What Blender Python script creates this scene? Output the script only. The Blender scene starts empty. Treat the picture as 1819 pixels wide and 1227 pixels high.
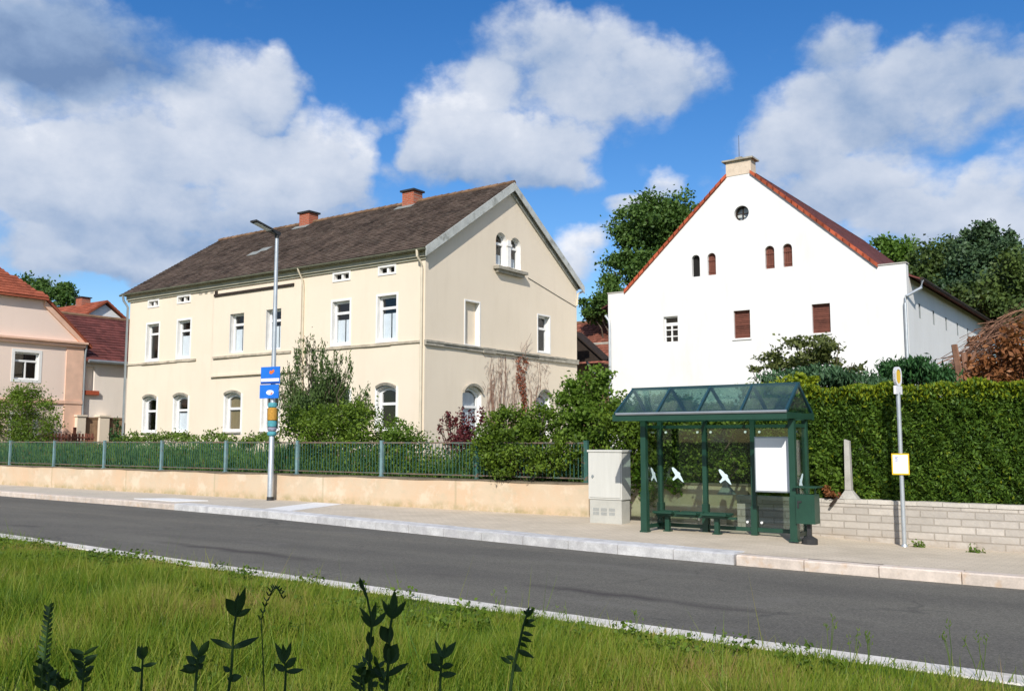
import bpy, math, random
import numpy as np
from mathutils import Vector, Matrix
from mathutils.geometry import delaunay_2d_cdt

random.seed(7)
RNG = np.random.default_rng(7)
SC = bpy.context.scene
COL = SC.collection
D = math.radians
V3 = Vector

# ------------------------------------------------------------------ camera
FPX, CX, CY, HC = 1660.0, 909.5, 613.5, 1.65
YAW, PITCH = D(35.6), math.atan(168.5 / 1660)
cam = bpy.data.cameras.new('camera')
cam.sensor_width = 36.0
cam.lens = 36.0 * FPX / 1819
cam.clip_end = 3000
cam.clip_start = 0.05
camo = bpy.data.objects.new('camera', cam)
COL.objects.link(camo)
camo.location = (0, 0, HC)
camo.rotation_euler = (math.pi / 2 + PITCH, 0, YAW)
SC.camera = camo


def ray(px, py):
    a = (px - CX) / FPX
    b = -(py - CY) / FPX
    f = math.cos(PITCH) - b * math.sin(PITCH)
    u = math.sin(PITCH) + b * math.cos(PITCH)
    return V3((a * math.cos(YAW) - f * math.sin(YAW), a * math.sin(YAW) + f * math.cos(YAW), u))


CAM = V3((0, 0, HC))
def atz(px, py, z):
    d = ray(px, py); return CAM + d * ((z - HC) / d.z)
def aty(px, py, y):
    d = ray(px, py); return CAM + d * (y / d.y)
def atx(px, py, x):
    d = ray(px, py); return CAM + d * (x / d.x)
def atd(px, py, dist):
    return CAM + ray(px, py) * dist


# ------------------------------------------------------------------ materials
class NT:
    def __init__(self, name):
        self.m = bpy.data.materials.new(name)
        self.m.use_nodes = True
        self.nt = self.m.node_tree
        self.nt.nodes.clear()
        self.out = self.n('ShaderNodeOutputMaterial')
    def n(self, t, ins=None, **kw):
        x = self.nt.nodes.new(t)
        for k, v in kw.items():
            setattr(x, k, v)
        for k, v in (ins or {}).items():
            self.put(x.inputs[k], v)
        return x
    def put(self, sock, v):
        if isinstance(v, bpy.types.NodeSocket):
            self.nt.links.new(v, sock)
        else:
            if sock.type == 'RGBA' and len(v) == 3:
                v = (*v, 1)
            sock.default_value = v
    def math(self, op, a, b=0.0, clamp=False):
        x = self.n('ShaderNodeMath', {0: a, 1: b}, operation=op)
        x.use_clamp = clamp
        return x.outputs[0]
    def mix(self, f, a, b, bt='MIX'):
        x = self.n('ShaderNodeMix', data_type='RGBA', blend_type=bt)
        self.put(x.inputs[0], f); self.put(x.inputs[6], a); self.put(x.inputs[7], b)
        return x.outputs[2]
    def rng(self, v, a, b, c, d):
        x = self.n('ShaderNodeMapRange', {0: v, 1: a, 2: b, 3: c, 4: d})
        return x.outputs[0]
    def coord(self):
        return self.n('ShaderNodeTexCoord').outputs['Object']
    def noise(self, vec, scale, detail=4, rough=.55):
        return self.n('ShaderNodeTexNoise', {'Vector': vec, 'Scale': scale, 'Detail': detail, 'Roughness': rough}).outputs['Fac']
    def island(self):
        return self.n('ShaderNodeNewGeometry').outputs['Random Per Island']
    def ramp(self, fac, stops):
        x = self.n('ShaderNodeValToRGB', {0: fac})
        cr = x.color_ramp
        while len(cr.elements) < len(stops):
            cr.elements.new(0.5)
        for e, (p, c) in zip(cr.elements, stops):
            e.position = p; e.color = (*c, 1)
        return x.outputs[0]
    def bsdf(self, col, rough=.8, spec=.3, metal=0., normal=None):
        x = self.n('ShaderNodeBsdfPrincipled', {'Base Color': col, 'Roughness': rough, 'Specular IOR Level': spec, 'Metallic': metal})
        if normal is not None:
            self.put(x.inputs['Normal'], normal)
        return x.outputs[0]
    def bump(self, h, strength=.3, dist=.02):
        return self.n('ShaderNodeBump', {'Height': h, 'Strength': strength, 'Distance': dist}).outputs[0]
    def fin(self, sh):
        self.nt.links.new(sh, self.out.inputs[0])
        return self.m


def sc3(c, k):
    return tuple(min(1, v * k) for v in c)


def pbr(name, col, rough=.8, amt=.12, scale=3., fine=40., bump=.15, spec=.3, metal=0., island=0., stretch=None, stain=None):
    t = NT(name)
    co = t.coord()
    if stretch:
        co = t.n('ShaderNodeMapping', {0: co, 3: stretch}).outputs[0]
    a = t.noise(co, scale)
    b = t.noise(co, fine, 3, .6)
    f = t.math('ADD', t.rng(a, .3, .7, -amt, amt), t.rng(b, .3, .7, -amt * .5, amt * .5))
    if island:
        f = t.math('ADD', f, t.rng(t.island(), 0, 1, -island, island))
    f = t.math('ADD', f, 1.0)
    c = t.n('ShaderNodeVectorMath', {0: col, 3: f}, operation='SCALE').outputs[0]
    if stain:
        sc, lo, hi, scol, k = stain
        s = t.noise(t.coord(), sc, 6, .65)
        c = t.mix(t.rng(s, lo, hi, 0, k), c, scol)
    nm = t.bump(b, bump, .01) if bump else None
    return t.fin(t.bsdf(c, rough, spec, metal, nm))


def leafmat(name, cols, trans=.3, nscale=.8, spec=.25):
    t = NT(name)
    co = t.coord()
    f = t.math('ADD', t.math('MULTIPLY', t.island(), .6), t.math('MULTIPLY', t.rng(t.noise(co, nscale, 3), .3, .7, 0, 1), .4))
    n = len(cols)
    c = t.ramp(f, [((i + .12) / (n - .5), k) for i, k in enumerate(cols)])
    a = t.bsdf(c, .55, spec)
    tr = t.n('ShaderNodeBsdfTranslucent', {0: t.n('ShaderNodeVectorMath', {0: c, 1: (1.25, 1.35, .6)}, operation='MULTIPLY').outputs[0]}).outputs[0]
    mx = t.n('ShaderNodeMixShader', {0: trans, 1: a, 2: tr}).outputs[0]
    return t.fin(mx)


def grassmat(name, cols):
    t = NT(name)
    co = t.coord()
    big = t.rng(t.noise(co, .55, 5, .6), .32, .68, 0, 1)
    small = t.rng(t.noise(co, 3.5, 4, .65), .3, .7, 0, 1)
    f = t.math('ADD', t.math('ADD', t.math('MULTIPLY', t.island(), .36), t.math('MULTIPLY', big, .40)), t.math('MULTIPLY', small, .24))
    n = len(cols)
    c = t.ramp(f, [((i + .5) / n, k) for i, k in enumerate(cols)])
    a = t.bsdf(c, .5, .25)
    tr = t.n('ShaderNodeBsdfTranslucent', {0: t.n('ShaderNodeVectorMath', {0: c, 1: (1.2, 1.3, .6)}, operation='MULTIPLY').outputs[0]}).outputs[0]
    return t.fin(t.n('ShaderNodeMixShader', {0: .38, 1: a, 2: tr}).outputs[0])


def glassmat(name, tint=(.9, .95, .95), minr=.08, maxr=.7, rough=.02, op=0.0, opcol=(.1, .2, .2)):
    t = NT(name)
    lw = t.n('ShaderNodeLayerWeight', {0: .25}).outputs['Fresnel']
    tr = t.n('ShaderNodeBsdfTransparent', {0: tint}).outputs[0]
    if op:
        df = t.n('ShaderNodeBsdfDiffuse', {0: opcol}).outputs[0]
        ns = t.noise(t.coord(), 2.5, 5)
        tr = t.n('ShaderNodeMixShader', {0: t.rng(ns, .35, .65, op * .6, op * 1.4), 1: tr, 2: df}).outputs[0]
    gl = t.n('ShaderNodeBsdfGlossy', {0: (1, 1, 1), 'Roughness': rough}).outputs[0]
    return t.fin(t.n('ShaderNodeMixShader', {0: t.rng(lw, 0, 1, minr, maxr), 1: tr, 2: gl}).outputs[0])


def block_mat(name, col, mortar, bw, bh, msize, amt=.12, axis='XZ', bump=.5, rough=.85, stain=False):
    t = NT(name)
    co = t.coord()
    sx = t.n('ShaderNodeSeparateXYZ', {0: co})
    cb = t.n('ShaderNodeCombineXYZ')
    t.put(cb.inputs[0], sx.outputs[axis[0]]); t.put(cb.inputs[1], sx.outputs[axis[1]])
    br = t.n('ShaderNodeTexBrick', {'Vector': cb.outputs[0], 'Color1': sc3(col, 1 - amt), 'Color2': sc3(col, 1 + amt), 'Mortar': mortar,
                                    'Scale': 1., 'Mortar Size': msize, 'Mortar Smooth': .3, 'Brick Width': bw, 'Row Height': bh})
    ns = t.noise(co, 9, 5, .65)
    c = t.mix(t.rng(ns, .35, .7, 0, .35), br.outputs[0], sc3(col, .6))
    zs = t.rng(sx.outputs[2], -.15, .12, .75, 0)
    c = t.mix(t.math('MULTIPLY', zs, t.rng(t.noise(co, 3, 5, .7), .4, .6, .2, 1)), c, (col[0] * .62, col[1] * .52, col[2] * .40)) if stain else c
    h = t.math('ADD', t.math('MULTIPLY', br.outputs[1], -1), t.math('MULTIPLY', t.noise(co, 30, 4, .6), .6))
    return t.fin(t.bsdf(c, rough, .2, 0, t.bump(h, bump, .012)))


M = {}
def facade_mat(name, col, dirt, dirtk=.3):
    t = NT(name)
    co = t.coord()
    st = t.n('ShaderNodeMapping', {0: co, 3: (1, 1, .18)}).outputs[0]
    a = t.noise(co, .6, 5)
    b = t.noise(st, 2.2, 6, .65)
    c = t.mix(t.rng(a, .35, .7, 0, dirtk * .6), col, dirt)
    c = t.mix(t.rng(b, .5, .78, 0, dirtk), c, dirt)
    fine = t.noise(co, 60, 3, .6)
    c = t.n('ShaderNodeVectorMath', {0: c, 3: t.rng(fine, .3, .7, .95, 1.04)}, operation='SCALE').outputs[0]
    h = t.math('ADD', fine, t.math('MULTIPLY', t.noise(co, 4, 4), 1.5))
    return t.fin(t.bsdf(c, .9, .15, 0, t.bump(h, .12, .02)))

M['cream'] = facade_mat('cream_plaster', (.79, .68, .535), (.65, .545, .41), .3)
M['white_wall'] = facade_mat('white_plaster', (.79, .78, .76), (.58, .56, .51), .3)
M['pink'] = facade_mat('pink_plaster', (.86, .69, .58), (.76, .59, .49), .22)
M['pink_trim'] = pbr('salmon_trim', (.78, .50, .36), .85, .1, 2)
M['annex'] = facade_mat('offwhite_plaster', (.88, .79, .69), (.66, .58, .49), .3)
M['white'] = pbr('white_paint', (.80, .79, .77), .55, .04, 4, 50, .03)
M['surround'] = pbr('white_surround', (.80, .78, .74), .8, .06, 4, 50, .08)
M['moulding'] = pbr('weathered_moulding', (.36, .33, .27), .9, .28, 2.5, 25, .3, stain=(3., .52, .72, (.13, .12, .09), .7))
M['cornice'] = pbr('grey_cornice', (.42, .40, .31), .85, .12, 2, 30, .1, stain=(1.2, .5, .75, (.2, .2, .14), .6))
M['zinc'] = pbr('zinc', (.34, .37, .38), .45, .12, 3, 40, .03, .5, .5)
M['galv'] = pbr('galvanised_steel', (.50, .53, .55), .42, .1, 5, 60, .03, .5, .55)
M['cream_pipe'] = pbr('cream_pipe', (.64, .56, .42), .6, .08)
M['brick_red'] = block_mat('chimney_brick', (.42, .105, .05), (.35, .25, .2), .26, .085, .012)
M['concrete'] = pbr('concrete', (.44, .42, .38), .9, .15, 4, 40, .3)
M['dark'] = pbr('dark_metal', (.035, .035, .035), .5, .1)
M['black'] = pbr('unlit_interior_black', (.012, .011, .010), .9, .1)  # near-black put where rooms and openings are only unlit
M['brown'] = pbr('brown_shutter', (.150, .052, .034), .7, .2, 6, 50, .1, island=.25)
M['darkwood'] = pbr('dark_wood', (.035, .024, .018), .8, .2, 5, 40, .2)
M['wood'] = pbr('weathered_wood', (.27, .17, .10), .85, .2, 4, 40, .3, island=.2)
M['curtain'] = pbr('curtain', (.74, .77, .82), .9, .06)
M['brown_curtain'] = pbr('brown_curtain', (.24, .18, .09), .9, .1)
M['pane'] = glassmat('window_glass', (.9, .93, .93), .05, .55)
M['roof_brown'] = pbr('weathered_brown_tiles', (.096, .069, .054), .92, .38, 1.1, 14, .3, .15, island=.30,
                      stain=(3.4, .52, .75, (.16, .14, .11), .5))
M['roof_red'] = pbr('red_tiles', (.38, .085, .04), .85, .2, 1.0, 16, .2, .2, island=.3)
M['roof_orange'] = pbr('orange_tiles', (.31, .085, .045), .85, .15, 1.0, 16, .2, .2, island=.2)
M['roof_maroon'] = pbr('maroon_tiles', (.135, .040, .032), .8, .2, 1.0, 16, .2, .35, island=.3)
M['roof_barn'] = pbr('old_barn_tiles', (.23, .085, .055), .9, .3, .7, 14, .2, .15, island=.35)
M['ridge'] = pbr('ridge_tiles', (.20, .12, .07), .9, .25, 2, 20, .2, island=.3)
M['patina'] = pbr('flashing', (.24, .25, .23), .6, .2)
M['green'] = pbr('dark_green_paint', (.016, .058, .036), .4, .12, 4, 50, .02, .45)
M['fence_green'] = pbr('faded_green_paint', (.035, .105, .085), .6, .2, 5, 50, .05, .35, stain=(5., .56, .66, (.20, .10, .06), .8))
M['rust'] = pbr('rusty_rail', (.16, .11, .085), .8, .3, 6, 40, .1, stain=(4., .45, .6, (.06, .12, .10), .8))
M['cabinet'] = pbr('grey_cabinet', (.58, .57, .52), .55, .05, 2, 50, .05, .35, stretch=(6, 6, .6))
M['cabinet_low'] = pbr('cabinet_plinth', (.47, .46, .41), .75, .08, 3, 50, .1)
M['poster'] = pbr('poster_white', (.78, .79, .80), .35, .03, 2, 30, .0, .4)
M['sticker'] = pbr('bird_sticker', (.62, .76, .78), .6, .04, 3, 30, 0)
M['bolt'] = pbr('bolt_caps', (.85, .86, .84), .4, .05)
M['shelter_glass'] = glassmat('shelter_glass', (.83, .87, .84), .03, .40, .02, .006, (.10, .12, .10))
M['roof_glass'] = glassmat('shelter_roof_glass', (.72, .85, .79), .04, .36, .08, .07, (.09, .15, .12))
M['blue'] = pbr('blue_sign', (.015, .16, .62), .45, .06, 4, 40, .0, .4)
M['blue_dark'] = pbr('dark_blue_sign', (.012, .06, .30), .45, .06)
M['sign_white'] = pbr('sign_white', (.80, .80, .82), .45, .03)
M['orange'] = pbr('orange_emblem', (.75, .17, .03), .5, .05)
M['red'] = pbr('red_mark', (.60, .04, .04), .5, .05)
M['teal'] = pbr('teal_band', (.08, .30, .34), .8, .2, 20)
M['mustard'] = pbr('mustard_band', (.46, .24, .04), .8, .25, 25)
M['grey_band'] = pbr('grey_band', (.22, .22, .28), .8, .35, 25)
M['yellow'] = pbr('yellow_sign', (.75, .47, .03), .5, .06)
M['ink'] = pbr('printed_ink', (.10, .12, .30), .7, .05)
M['garden_wall'] = None
M['bark'] = pbr('bark', (.11, .085, .06), .95, .3, 5, 40, .6)
M['twig'] = pbr('dry_twigs', (.21, .12, .085), .9, .3, 6, 40, .3, island=.35)
M['redtwig'] = pbr('reddish_branches', (.23, .12, .075), .9, .25, 6, 40, .3, island=.4)
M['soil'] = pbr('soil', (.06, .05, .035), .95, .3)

t = NT('garden_wall_render')
co = t.coord()
s = t.n('ShaderNodeSeparateXYZ', {0: co})
n1 = t.noise(co, 1.1, 6, .65)
n2 = t.noise(co, 3.2, 6, .7)
c = t.mix(t.rng(n1, .4, .62, 0, 1), (.60, .475, .335), (.61, .44, .29))
c = t.mix(t.rng(n2, .52, .68, 0, .7), c, (.52, .44, .31))
c = t.mix(t.rng(t.noise(co, 1.7, 5, .65), .52, .62, 0, .75), c, (.68, .56, .42))
damp = t.math('MULTIPLY', t.rng(s.outputs[2], .03, .22, 1, 0), t.rng(n2, .4, .62, .1, .8))
c = t.mix(damp, c, (.33, .27, .13))
jn = t.math('ABSOLUTE', t.math('SUBTRACT', t.math('MODULO', t.math('ADD', s.outputs[0], 400.0), 4.6), 2.3))
c = t.mix(t.math('MULTIPLY', t.rng(jn, 0.0, .05, 1, 0), .55), c, (.36, .31, .19))
M['garden_wall'] = t.fin(t.bsdf(c, .92, .12, 0, t.bump(t.noise(co, 40, 4), .3, .01)))

M['block'] = block_mat('split_face_block', (.50, .455, .40), (.39, .345, .29), .42, .122, .010, .14, 'XZ', 1.0, .85, True)

t = NT('asphalt')
co = t.coord()
g = t.noise(co, 130, 3, .7)
lg = t.noise(t.n('ShaderNodeMapping', {0: co, 3: (.35, 1.6, 1)}).outputs[0], .5, 5, .6)
c = t.mix(t.rng(lg, .35, .65, 0, 1), (.138, .129, .107), (.104, .097, .083))
v = t.n('ShaderNodeTexVoronoi', {'Vector': co, 'Scale': 75.}).outputs['Color']
vs = t.n('ShaderNodeSeparateColor', {0: v}).outputs[0]
c = t.n('ShaderNodeVectorMath', {0: c, 3: t.rng(vs, 0, 1, .72, 1.32)}, operation='SCALE').outputs[0]
c = t.n('ShaderNodeVectorMath', {0: c, 3: t.rng(g, .3, .7, .85, 1.18)}, operation='SCALE').outputs[0]
sx = t.n('ShaderNodeSeparateXYZ', {0: co})
w = t.math('ADD', sx.outputs[1], t.math('ADD', t.math('MULTIPLY', sx.outputs[0], .035), t.rng(t.noise(co, 1.2, 5), 0, 1, -.25, .25)))
trk = t.rng(t.math('ABSOLUTE', t.math('SUBTRACT', w, 9.55)), 0, .22, 1, 0)
trk = t.math('MULTIPLY', trk, t.rng(t.noise(co, .33, 3), .45, .6, 0, .75))
c = t.mix(trk, c, (.045, .037, .036))
cr1 = t.n('ShaderNodeTexVoronoi', {'Vector': t.n('ShaderNodeVectorMath', {0: co, 1: t.n('ShaderNodeVectorMath', {0: t.n('ShaderNodeTexNoise', {'Vector': co, 'Scale': 1.5, 'Detail': 4.}).outputs['Color'], 3: .9}, operation='SCALE').outputs[0]}, operation='ADD').outputs[0], 'Scale': .42}, feature='DISTANCE_TO_EDGE').outputs[0]
ck = t.math('MULTIPLY', t.rng(cr1, .0, .014, 1, 0), t.rng(t.noise(co, .25, 3), .50, .60, 0, .6))
c = t.mix(ck, c, (.05, .047, .044))
pt = t.rng(t.noise(t.n('ShaderNodeMapping', {0: co, 3: (.5, 1.2, 1)}).outputs[0], .8, 6, .7), .58, .64, 0, .35)
c = t.mix(pt, c, (.165, .155, .135))
grit = t.math('MULTIPLY', t.rng(t.math('ABSOLUTE', t.math('SUBTRACT', sx.outputs[1], 12.9)), 0, .35, 1, 0), t.rng(t.noise(co, 7, 5, .7), .45, .7, 0, .6))
c = t.mix(grit, c, (.24, .21, .16))
M['asphalt'] = t.fin(t.bsdf(c, .88, .25, 0, t.bump(t.math('ADD', g, vs), .5, .006)))

t = NT('pavers')
co = t.coord()
br = t.n('ShaderNodeTexBrick', {'Vector': co, 'Color1': (.585, .49, .37), 'Color2': (.65, .55, .42), 'Mortar': (.45, .375, .285), 'Scale': 1.,
                                'Mortar Size': .006, 'Brick Width': .2, 'Row Height': .1})
n1 = t.noise(co, .9, 6, .65)
c = t.mix(t.rng(n1, .42, .7, 0, .6), br.outputs[0], (.39, .325, .235))
c = t.mix(t.rng(t.noise(co, 35, 3, .7), .35, .75, 0, .3), c, (.62, .57, .48))
sx = t.n('ShaderNodeSeparateXYZ', {0: co})
c = t.mix(t.rng(t.math('ADD', sx.outputs[0], t.rng(n1, 0, 1, -3, 3)), -14, -20, 0, .35), c, (.40, .39, .36))
M['pavers'] = t.fin(t.bsdf(c, .9, .15, 0, t.bump(t.noise(co, 60, 3), .2, .006)))
M['kerb_bus'] = pbr('bus_kerb', (.56, .545, .525), .75, .18, 5, 40, .3, island=.08, stain=(3., .5, .7, (.42, .40, .40), .8))
M['kerb'] = pbr('kerb_stone', (.60, .51, .43), .85, .14, 6, 40, .3, island=.08, stain=(4., .55, .7, (.55, .36, .2), .6))
M['kerb_near'] = pbr('near_kerb', (.64, .60, .54), .85, .12, 6, 40, .3, island=.06, stain=(5., .55, .72, (.38, .34, .26), .7))
M['tactile'] = pbr('tactile_white', (.74, .73, .71), .8, .08, 6, 40, .3)
M['lawn'] = pbr('lawn_soil', (.075, .095, .022), .95, .3, 1.2, 30, .4, stain=(1.5, .5, .7, (.14, .11, .045), .6))
M['garden'] = pbr('garden_soil', (.045, .055, .02), .95, .3, 1.2, 30, .4)
M['far_ground'] = pbr('far_ground', (.07, .09, .03), .95, .2, .1, 3, .1)

LF = {
 'grass': grassmat('grass_blades', [(.022, .070, .014), (.055, .13, .014), (.125, .205, .018), (.19, .255, .024), (.27, .285, .045), (.33, .25, .09), (.36, .22, .11)]),
 'hedge': leafmat('thuja_sprays', [(0.0264, 0.0588, 0.0099), (0.0539, 0.1103, 0.0147), (0.0901, 0.1691, 0.0198), (0.1440, 0.2279, 0.0264)], .25, 1.5),
 'hedge_top': leafmat('thuja_fresh_growth', [(0.1360, 0.1900, 0.0120), (0.2125, 0.2660, 0.0140), (0.2720, 0.3135, 0.0160)], .3, 1.5),
 'tree': leafmat('tree_leaves', [(0.0377, 0.0792, 0.0189), (0.0660, 0.1282, 0.0264), (0.1093, 0.1847, 0.0377)], .25, .3),
 'tree2': leafmat('light_tree_leaves', [(0.0520, 0.1105, 0.0182), (0.0845, 0.1625, 0.0234), (0.1170, 0.2015, 0.0286)], .3, .3),
 'forest': leafmat('dark_tree_leaves', [(0.0344, 0.0582, 0.0196), (0.0611, 0.1001, 0.0262), (0.1051, 0.1547, 0.0360)], .2, .3),
 'conifer': leafmat('spruce_needles', [(0.0316, 0.0632, 0.0316), (0.0527, 0.0983, 0.0439), (0.0878, 0.1439, 0.0597)], .15, .4),
 'bush': leafmat('bush_leaves', [(0.0390, 0.0715, 0.0091), (0.0715, 0.1235, 0.0143), (0.1170, 0.1885, 0.0182), (0.1690, 0.2470, 0.0260)], .3, 1.2),
 'bush_light': leafmat('light_bush_leaves', [(0.0562, 0.1063, 0.0125), (0.1000, 0.1750, 0.0200), (0.1500, 0.2375, 0.0300)], .3, 1.2),
 'juniper': leafmat('juniper_sprays', [(0.0377, 0.0666, 0.0175), (0.0628, 0.1066, 0.0270), (0.1005, 0.1555, 0.0397)], .15, 1.5),
 'berberis': leafmat('dark_red_leaves', [(0.0585, 0.0130, 0.0182), (0.1105, 0.0208, 0.0260), (0.1560, 0.0390, 0.0338)], .25, 2),
 'elder': leafmat('olive_leaves', [(0.0544, 0.0698, 0.0217), (0.1010, 0.1242, 0.0342), (0.1552, 0.1786, 0.0544)], .25, 1.5),
 'bluegreen': leafmat('blue_green_sprays', [(.035, .080, .035), (.06, .125, .055), (.09, .17, .08)], .2, 1.5),
 'deepgreen': leafmat('deep_green_sprays', [(.018, .060, .018), (.035, .10, .028), (.055, .14, .04)], .2, 1.5),
 'iris': leafmat('strap_leaves', [(0.0688, 0.1469, 0.0459), (0.1148, 0.2153, 0.0643), (0.1952, 0.3132, 0.0918)], .42, 1.),
 'weed': leafmat('weed_leaves', [(.07, .13, .02), (.12, .19, .03), (.18, .24, .05)], .3, 1.5),
 'sprig': leafmat('shade_darkened_leaves', [(0.0213, 0.0444, 0.0150), (0.0340, 0.0690, 0.0206), (0.0510, 0.0986, 0.0262)], .08, 4, .2),  # leaf greens darkened to carry the shade over the foreground stems
 'dead': leafmat('withered_leaves', [(.12, .045, .018), (.22, .085, .03), (.34, .15, .06)], .2, 5),
 'rustleaf': leafmat('rust_leaves', [(0.1690, 0.0550, 0.0315), (0.2600, 0.0850, 0.0495), (0.3640, 0.1300, 0.0765)], .2, 2),
}


# ------------------------------------------------------------------ mesh helpers
ROOT = {}
def tag(o, label, cat, group=None, kind=None):
    if label: o['label'] = label
    if cat: o['category'] = cat
    if group: o['group'] = group
    if kind: o['kind'] = kind
    return o


def thing(name, label, cat, loc, group=None):
    o = bpy.data.objects.new(name, None)
    o.empty_display_size = .3
    COL.objects.link(o)
    o.location = loc
    ROOT[o.name] = V3(loc)
    return tag(o, label, cat, group)


class MB:
    def __init__(self):
        self.v = []; self.f = []; self.mi = []
    def add(self, pts, faces, m=0):
        b = len(self.v)
        self.v.extend(tuple(p) for p in pts)
        for f in faces:
            self.f.append(tuple(b + i for i in f)); self.mi.append(m)
    def quad(self, a, b, c, d, m=0):
        self.add([a, b, c, d], [(0, 1, 2, 3)], m)
    def poly(self, pts, m=0):
        self.add(pts, [tuple(range(len(pts)))], m)
    def hexa(self, p, m=0):     # 8 pts: bottom 4 ccw, top 4 ccw
        self.add(p, [(3, 2, 1, 0), (4, 5, 6, 7), (0, 1, 5, 4), (1, 2, 6, 5), (2, 3, 7, 6), (3, 0, 4, 7)], m)
    def box(self, x0, x1, y0, y1, z0, z1, m=0):
        self.hexa([(x0, y0, z0), (x1, y0, z0), (x1, y1, z0), (x0, y1, z0), (x0, y0, z1), (x1, y0, z1), (x1, y1, z1), (x0, y1, z1)], m)
    def fbox(self, fr, u0, u1, z0, z1, d0, d1, m=0):
        P = fr.p
        self.hexa([P(u0, z0, d1), P(u1, z0, d1), P(u1, z0, d0), P(u0, z0, d0), P(u0, z1, d1), P(u1, z1, d1), P(u1, z1, d0), P(u0, z1, d0)], m)
    def bar(self, a, b, w, h=None, up=V3((0, 0, 1)), m=0):
        a = V3(a); b = V3(b); h = h or w
        d = (b - a).normalized()
        s = d.cross(up)
        if s.length < 1e-4: s = d.cross(V3((0, 1, 0)))
        s.normalize(); t_ = s.cross(d)
        s = s * w / 2; t_ = t_ * h / 2
        self.hexa([a - s - t_, a + s - t_, b + s - t_, b - s - t_, a - s + t_, a + s + t_, b + s + t_, b - s + t_], m)
    def tube(self, pts, r, n=10, m=0, cap=True):
        pts = [V3(p) for p in pts]
        rs = r if isinstance(r, (list, tuple)) else [r] * len(pts)
        rings = []
        for i, p in enumerate(pts):
            d = (pts[min(i + 1, len(pts) - 1)] - pts[max(i - 1, 0)]).normalized()
            a = V3((0, 0, 1)) if abs(d.z) < .9 else V3((1, 0, 0))
            s = d.cross(a).normalized(); q = s.cross(d)
            rings.append([p + (s * math.cos(2 * math.pi * k / n) + q * math.sin(2 * math.pi * k / n)) * rs[i] for k in range(n)])
        vs = [x for rg in rings for x in rg]
        fs = []
        for i in range(len(pts) - 1):
            for k in range(n):
                fs.append((i * n + k, i * n + (k + 1) % n, (i + 1) * n + (k + 1) % n, (i + 1) * n + k))
        if cap:
            fs.append(tuple(range(n - 1, -1, -1)))
            fs.append(tuple((len(pts) - 1) * n + k for k in range(n)))
        self.add(vs, fs, m)
    def prism(self, pts, off, m=0):      # planar polygon extruded by vector
        n = len(pts); off = V3(off)
        vs = [V3(p) for p in pts] + [V3(p) + off for p in pts]
        fs = [tuple(range(n - 1, -1, -1)), tuple(range(n, 2 * n))] + [(i, (i + 1) % n, n + (i + 1) % n, n + i) for i in range(n)]
        self.add(vs, fs, m)
    def build(self, name, mats, parent=None, smooth=False):
        me = bpy.data.meshes.new(name)
        off = V3((0, 0, 0))
        p = parent
        if p is not None:
            off = ROOT[p.name]
        me.from_pydata([(x - off.x, y - off.y, z - off.z) for x, y, z in self.v], [], self.f)
        for m in (mats if isinstance(mats, (list, tuple)) else [mats]):
            me.materials.append(m)
        if any(self.mi):
            me.polygons.foreach_set('material_index', self.mi)
        if smooth:
            me.polygons.foreach_set('use_smooth', [True] * len(me.polygons))
            try: me.set_sharp_from_angle(angle=D(40))
            except Exception: pass
        me.update()
        o = bpy.data.objects.new(name, me)
        COL.objects.link(o)
        if parent is not None:
            o.parent = parent
            ROOT[o.name] = off
        else:
            ROOT[o.name] = V3((0, 0, 0))
        return o


class Fr:                       # facade frame: u along the wall, z up, d outward
    def __init__(s, O, U):
        s.O = V3(O); s.U = V3(U); s.N = s.U.cross(V3((0, 0, 1)))
    def p(s, u, z, d=0.):
        q = s.O + s.U * u + s.N * d
        return V3((q.x, q.y, s.O.z + z))


def rect(u0, u1, z0, z1):
    return [(u0, z0), (u1, z0), (u1, z1), (u0, z1)]
def segarch(u0, u1, z0, z1, rise, n=10):
    w = (u1 - u0) / 2; c = (u0 + u1) / 2
    R = (w * w + rise * rise) / (2 * rise)
    cz = z1 - R
    a0 = math.asin(min(1, w / R))
    arc = [(c + R * math.sin(a), cz + R * math.cos(a)) for a in [a0 - 2 * a0 * i / n for i in range(n + 1)]]
    return [(u0, z0), (u1, z0)] + arc
def circle(c, z, r, n=24):
    return [(c + r * math.cos(2 * math.pi * i / n), z + r * math.sin(2 * math.pi * i / n)) for i in range(n)]
def inset(poly, k):
    us = [p[0] for p in poly]; zs = [p[1] for p in poly]
    cu = (min(us) + max(us)) / 2; cz = (min(zs) + max(zs)) / 2
    su = (max(us) - min(us)) / 2; sz = (max(zs) - min(zs)) / 2
    return [(cu + (u - cu) * (su - k) / su, cz + (z - cz) * (sz - k) / sz) for u, z in poly]


def inside(pt, poly):
    x, y = pt; r = False; n = len(poly)
    for i in range(n):
        x1, y1 = poly[i]; x2, y2 = poly[(i + 1) % n]
        if (y1 > y) != (y2 > y) and x < (x2 - x1) * (y - y1) / (y2 - y1) + x1:
            r = not r
    return r


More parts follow.
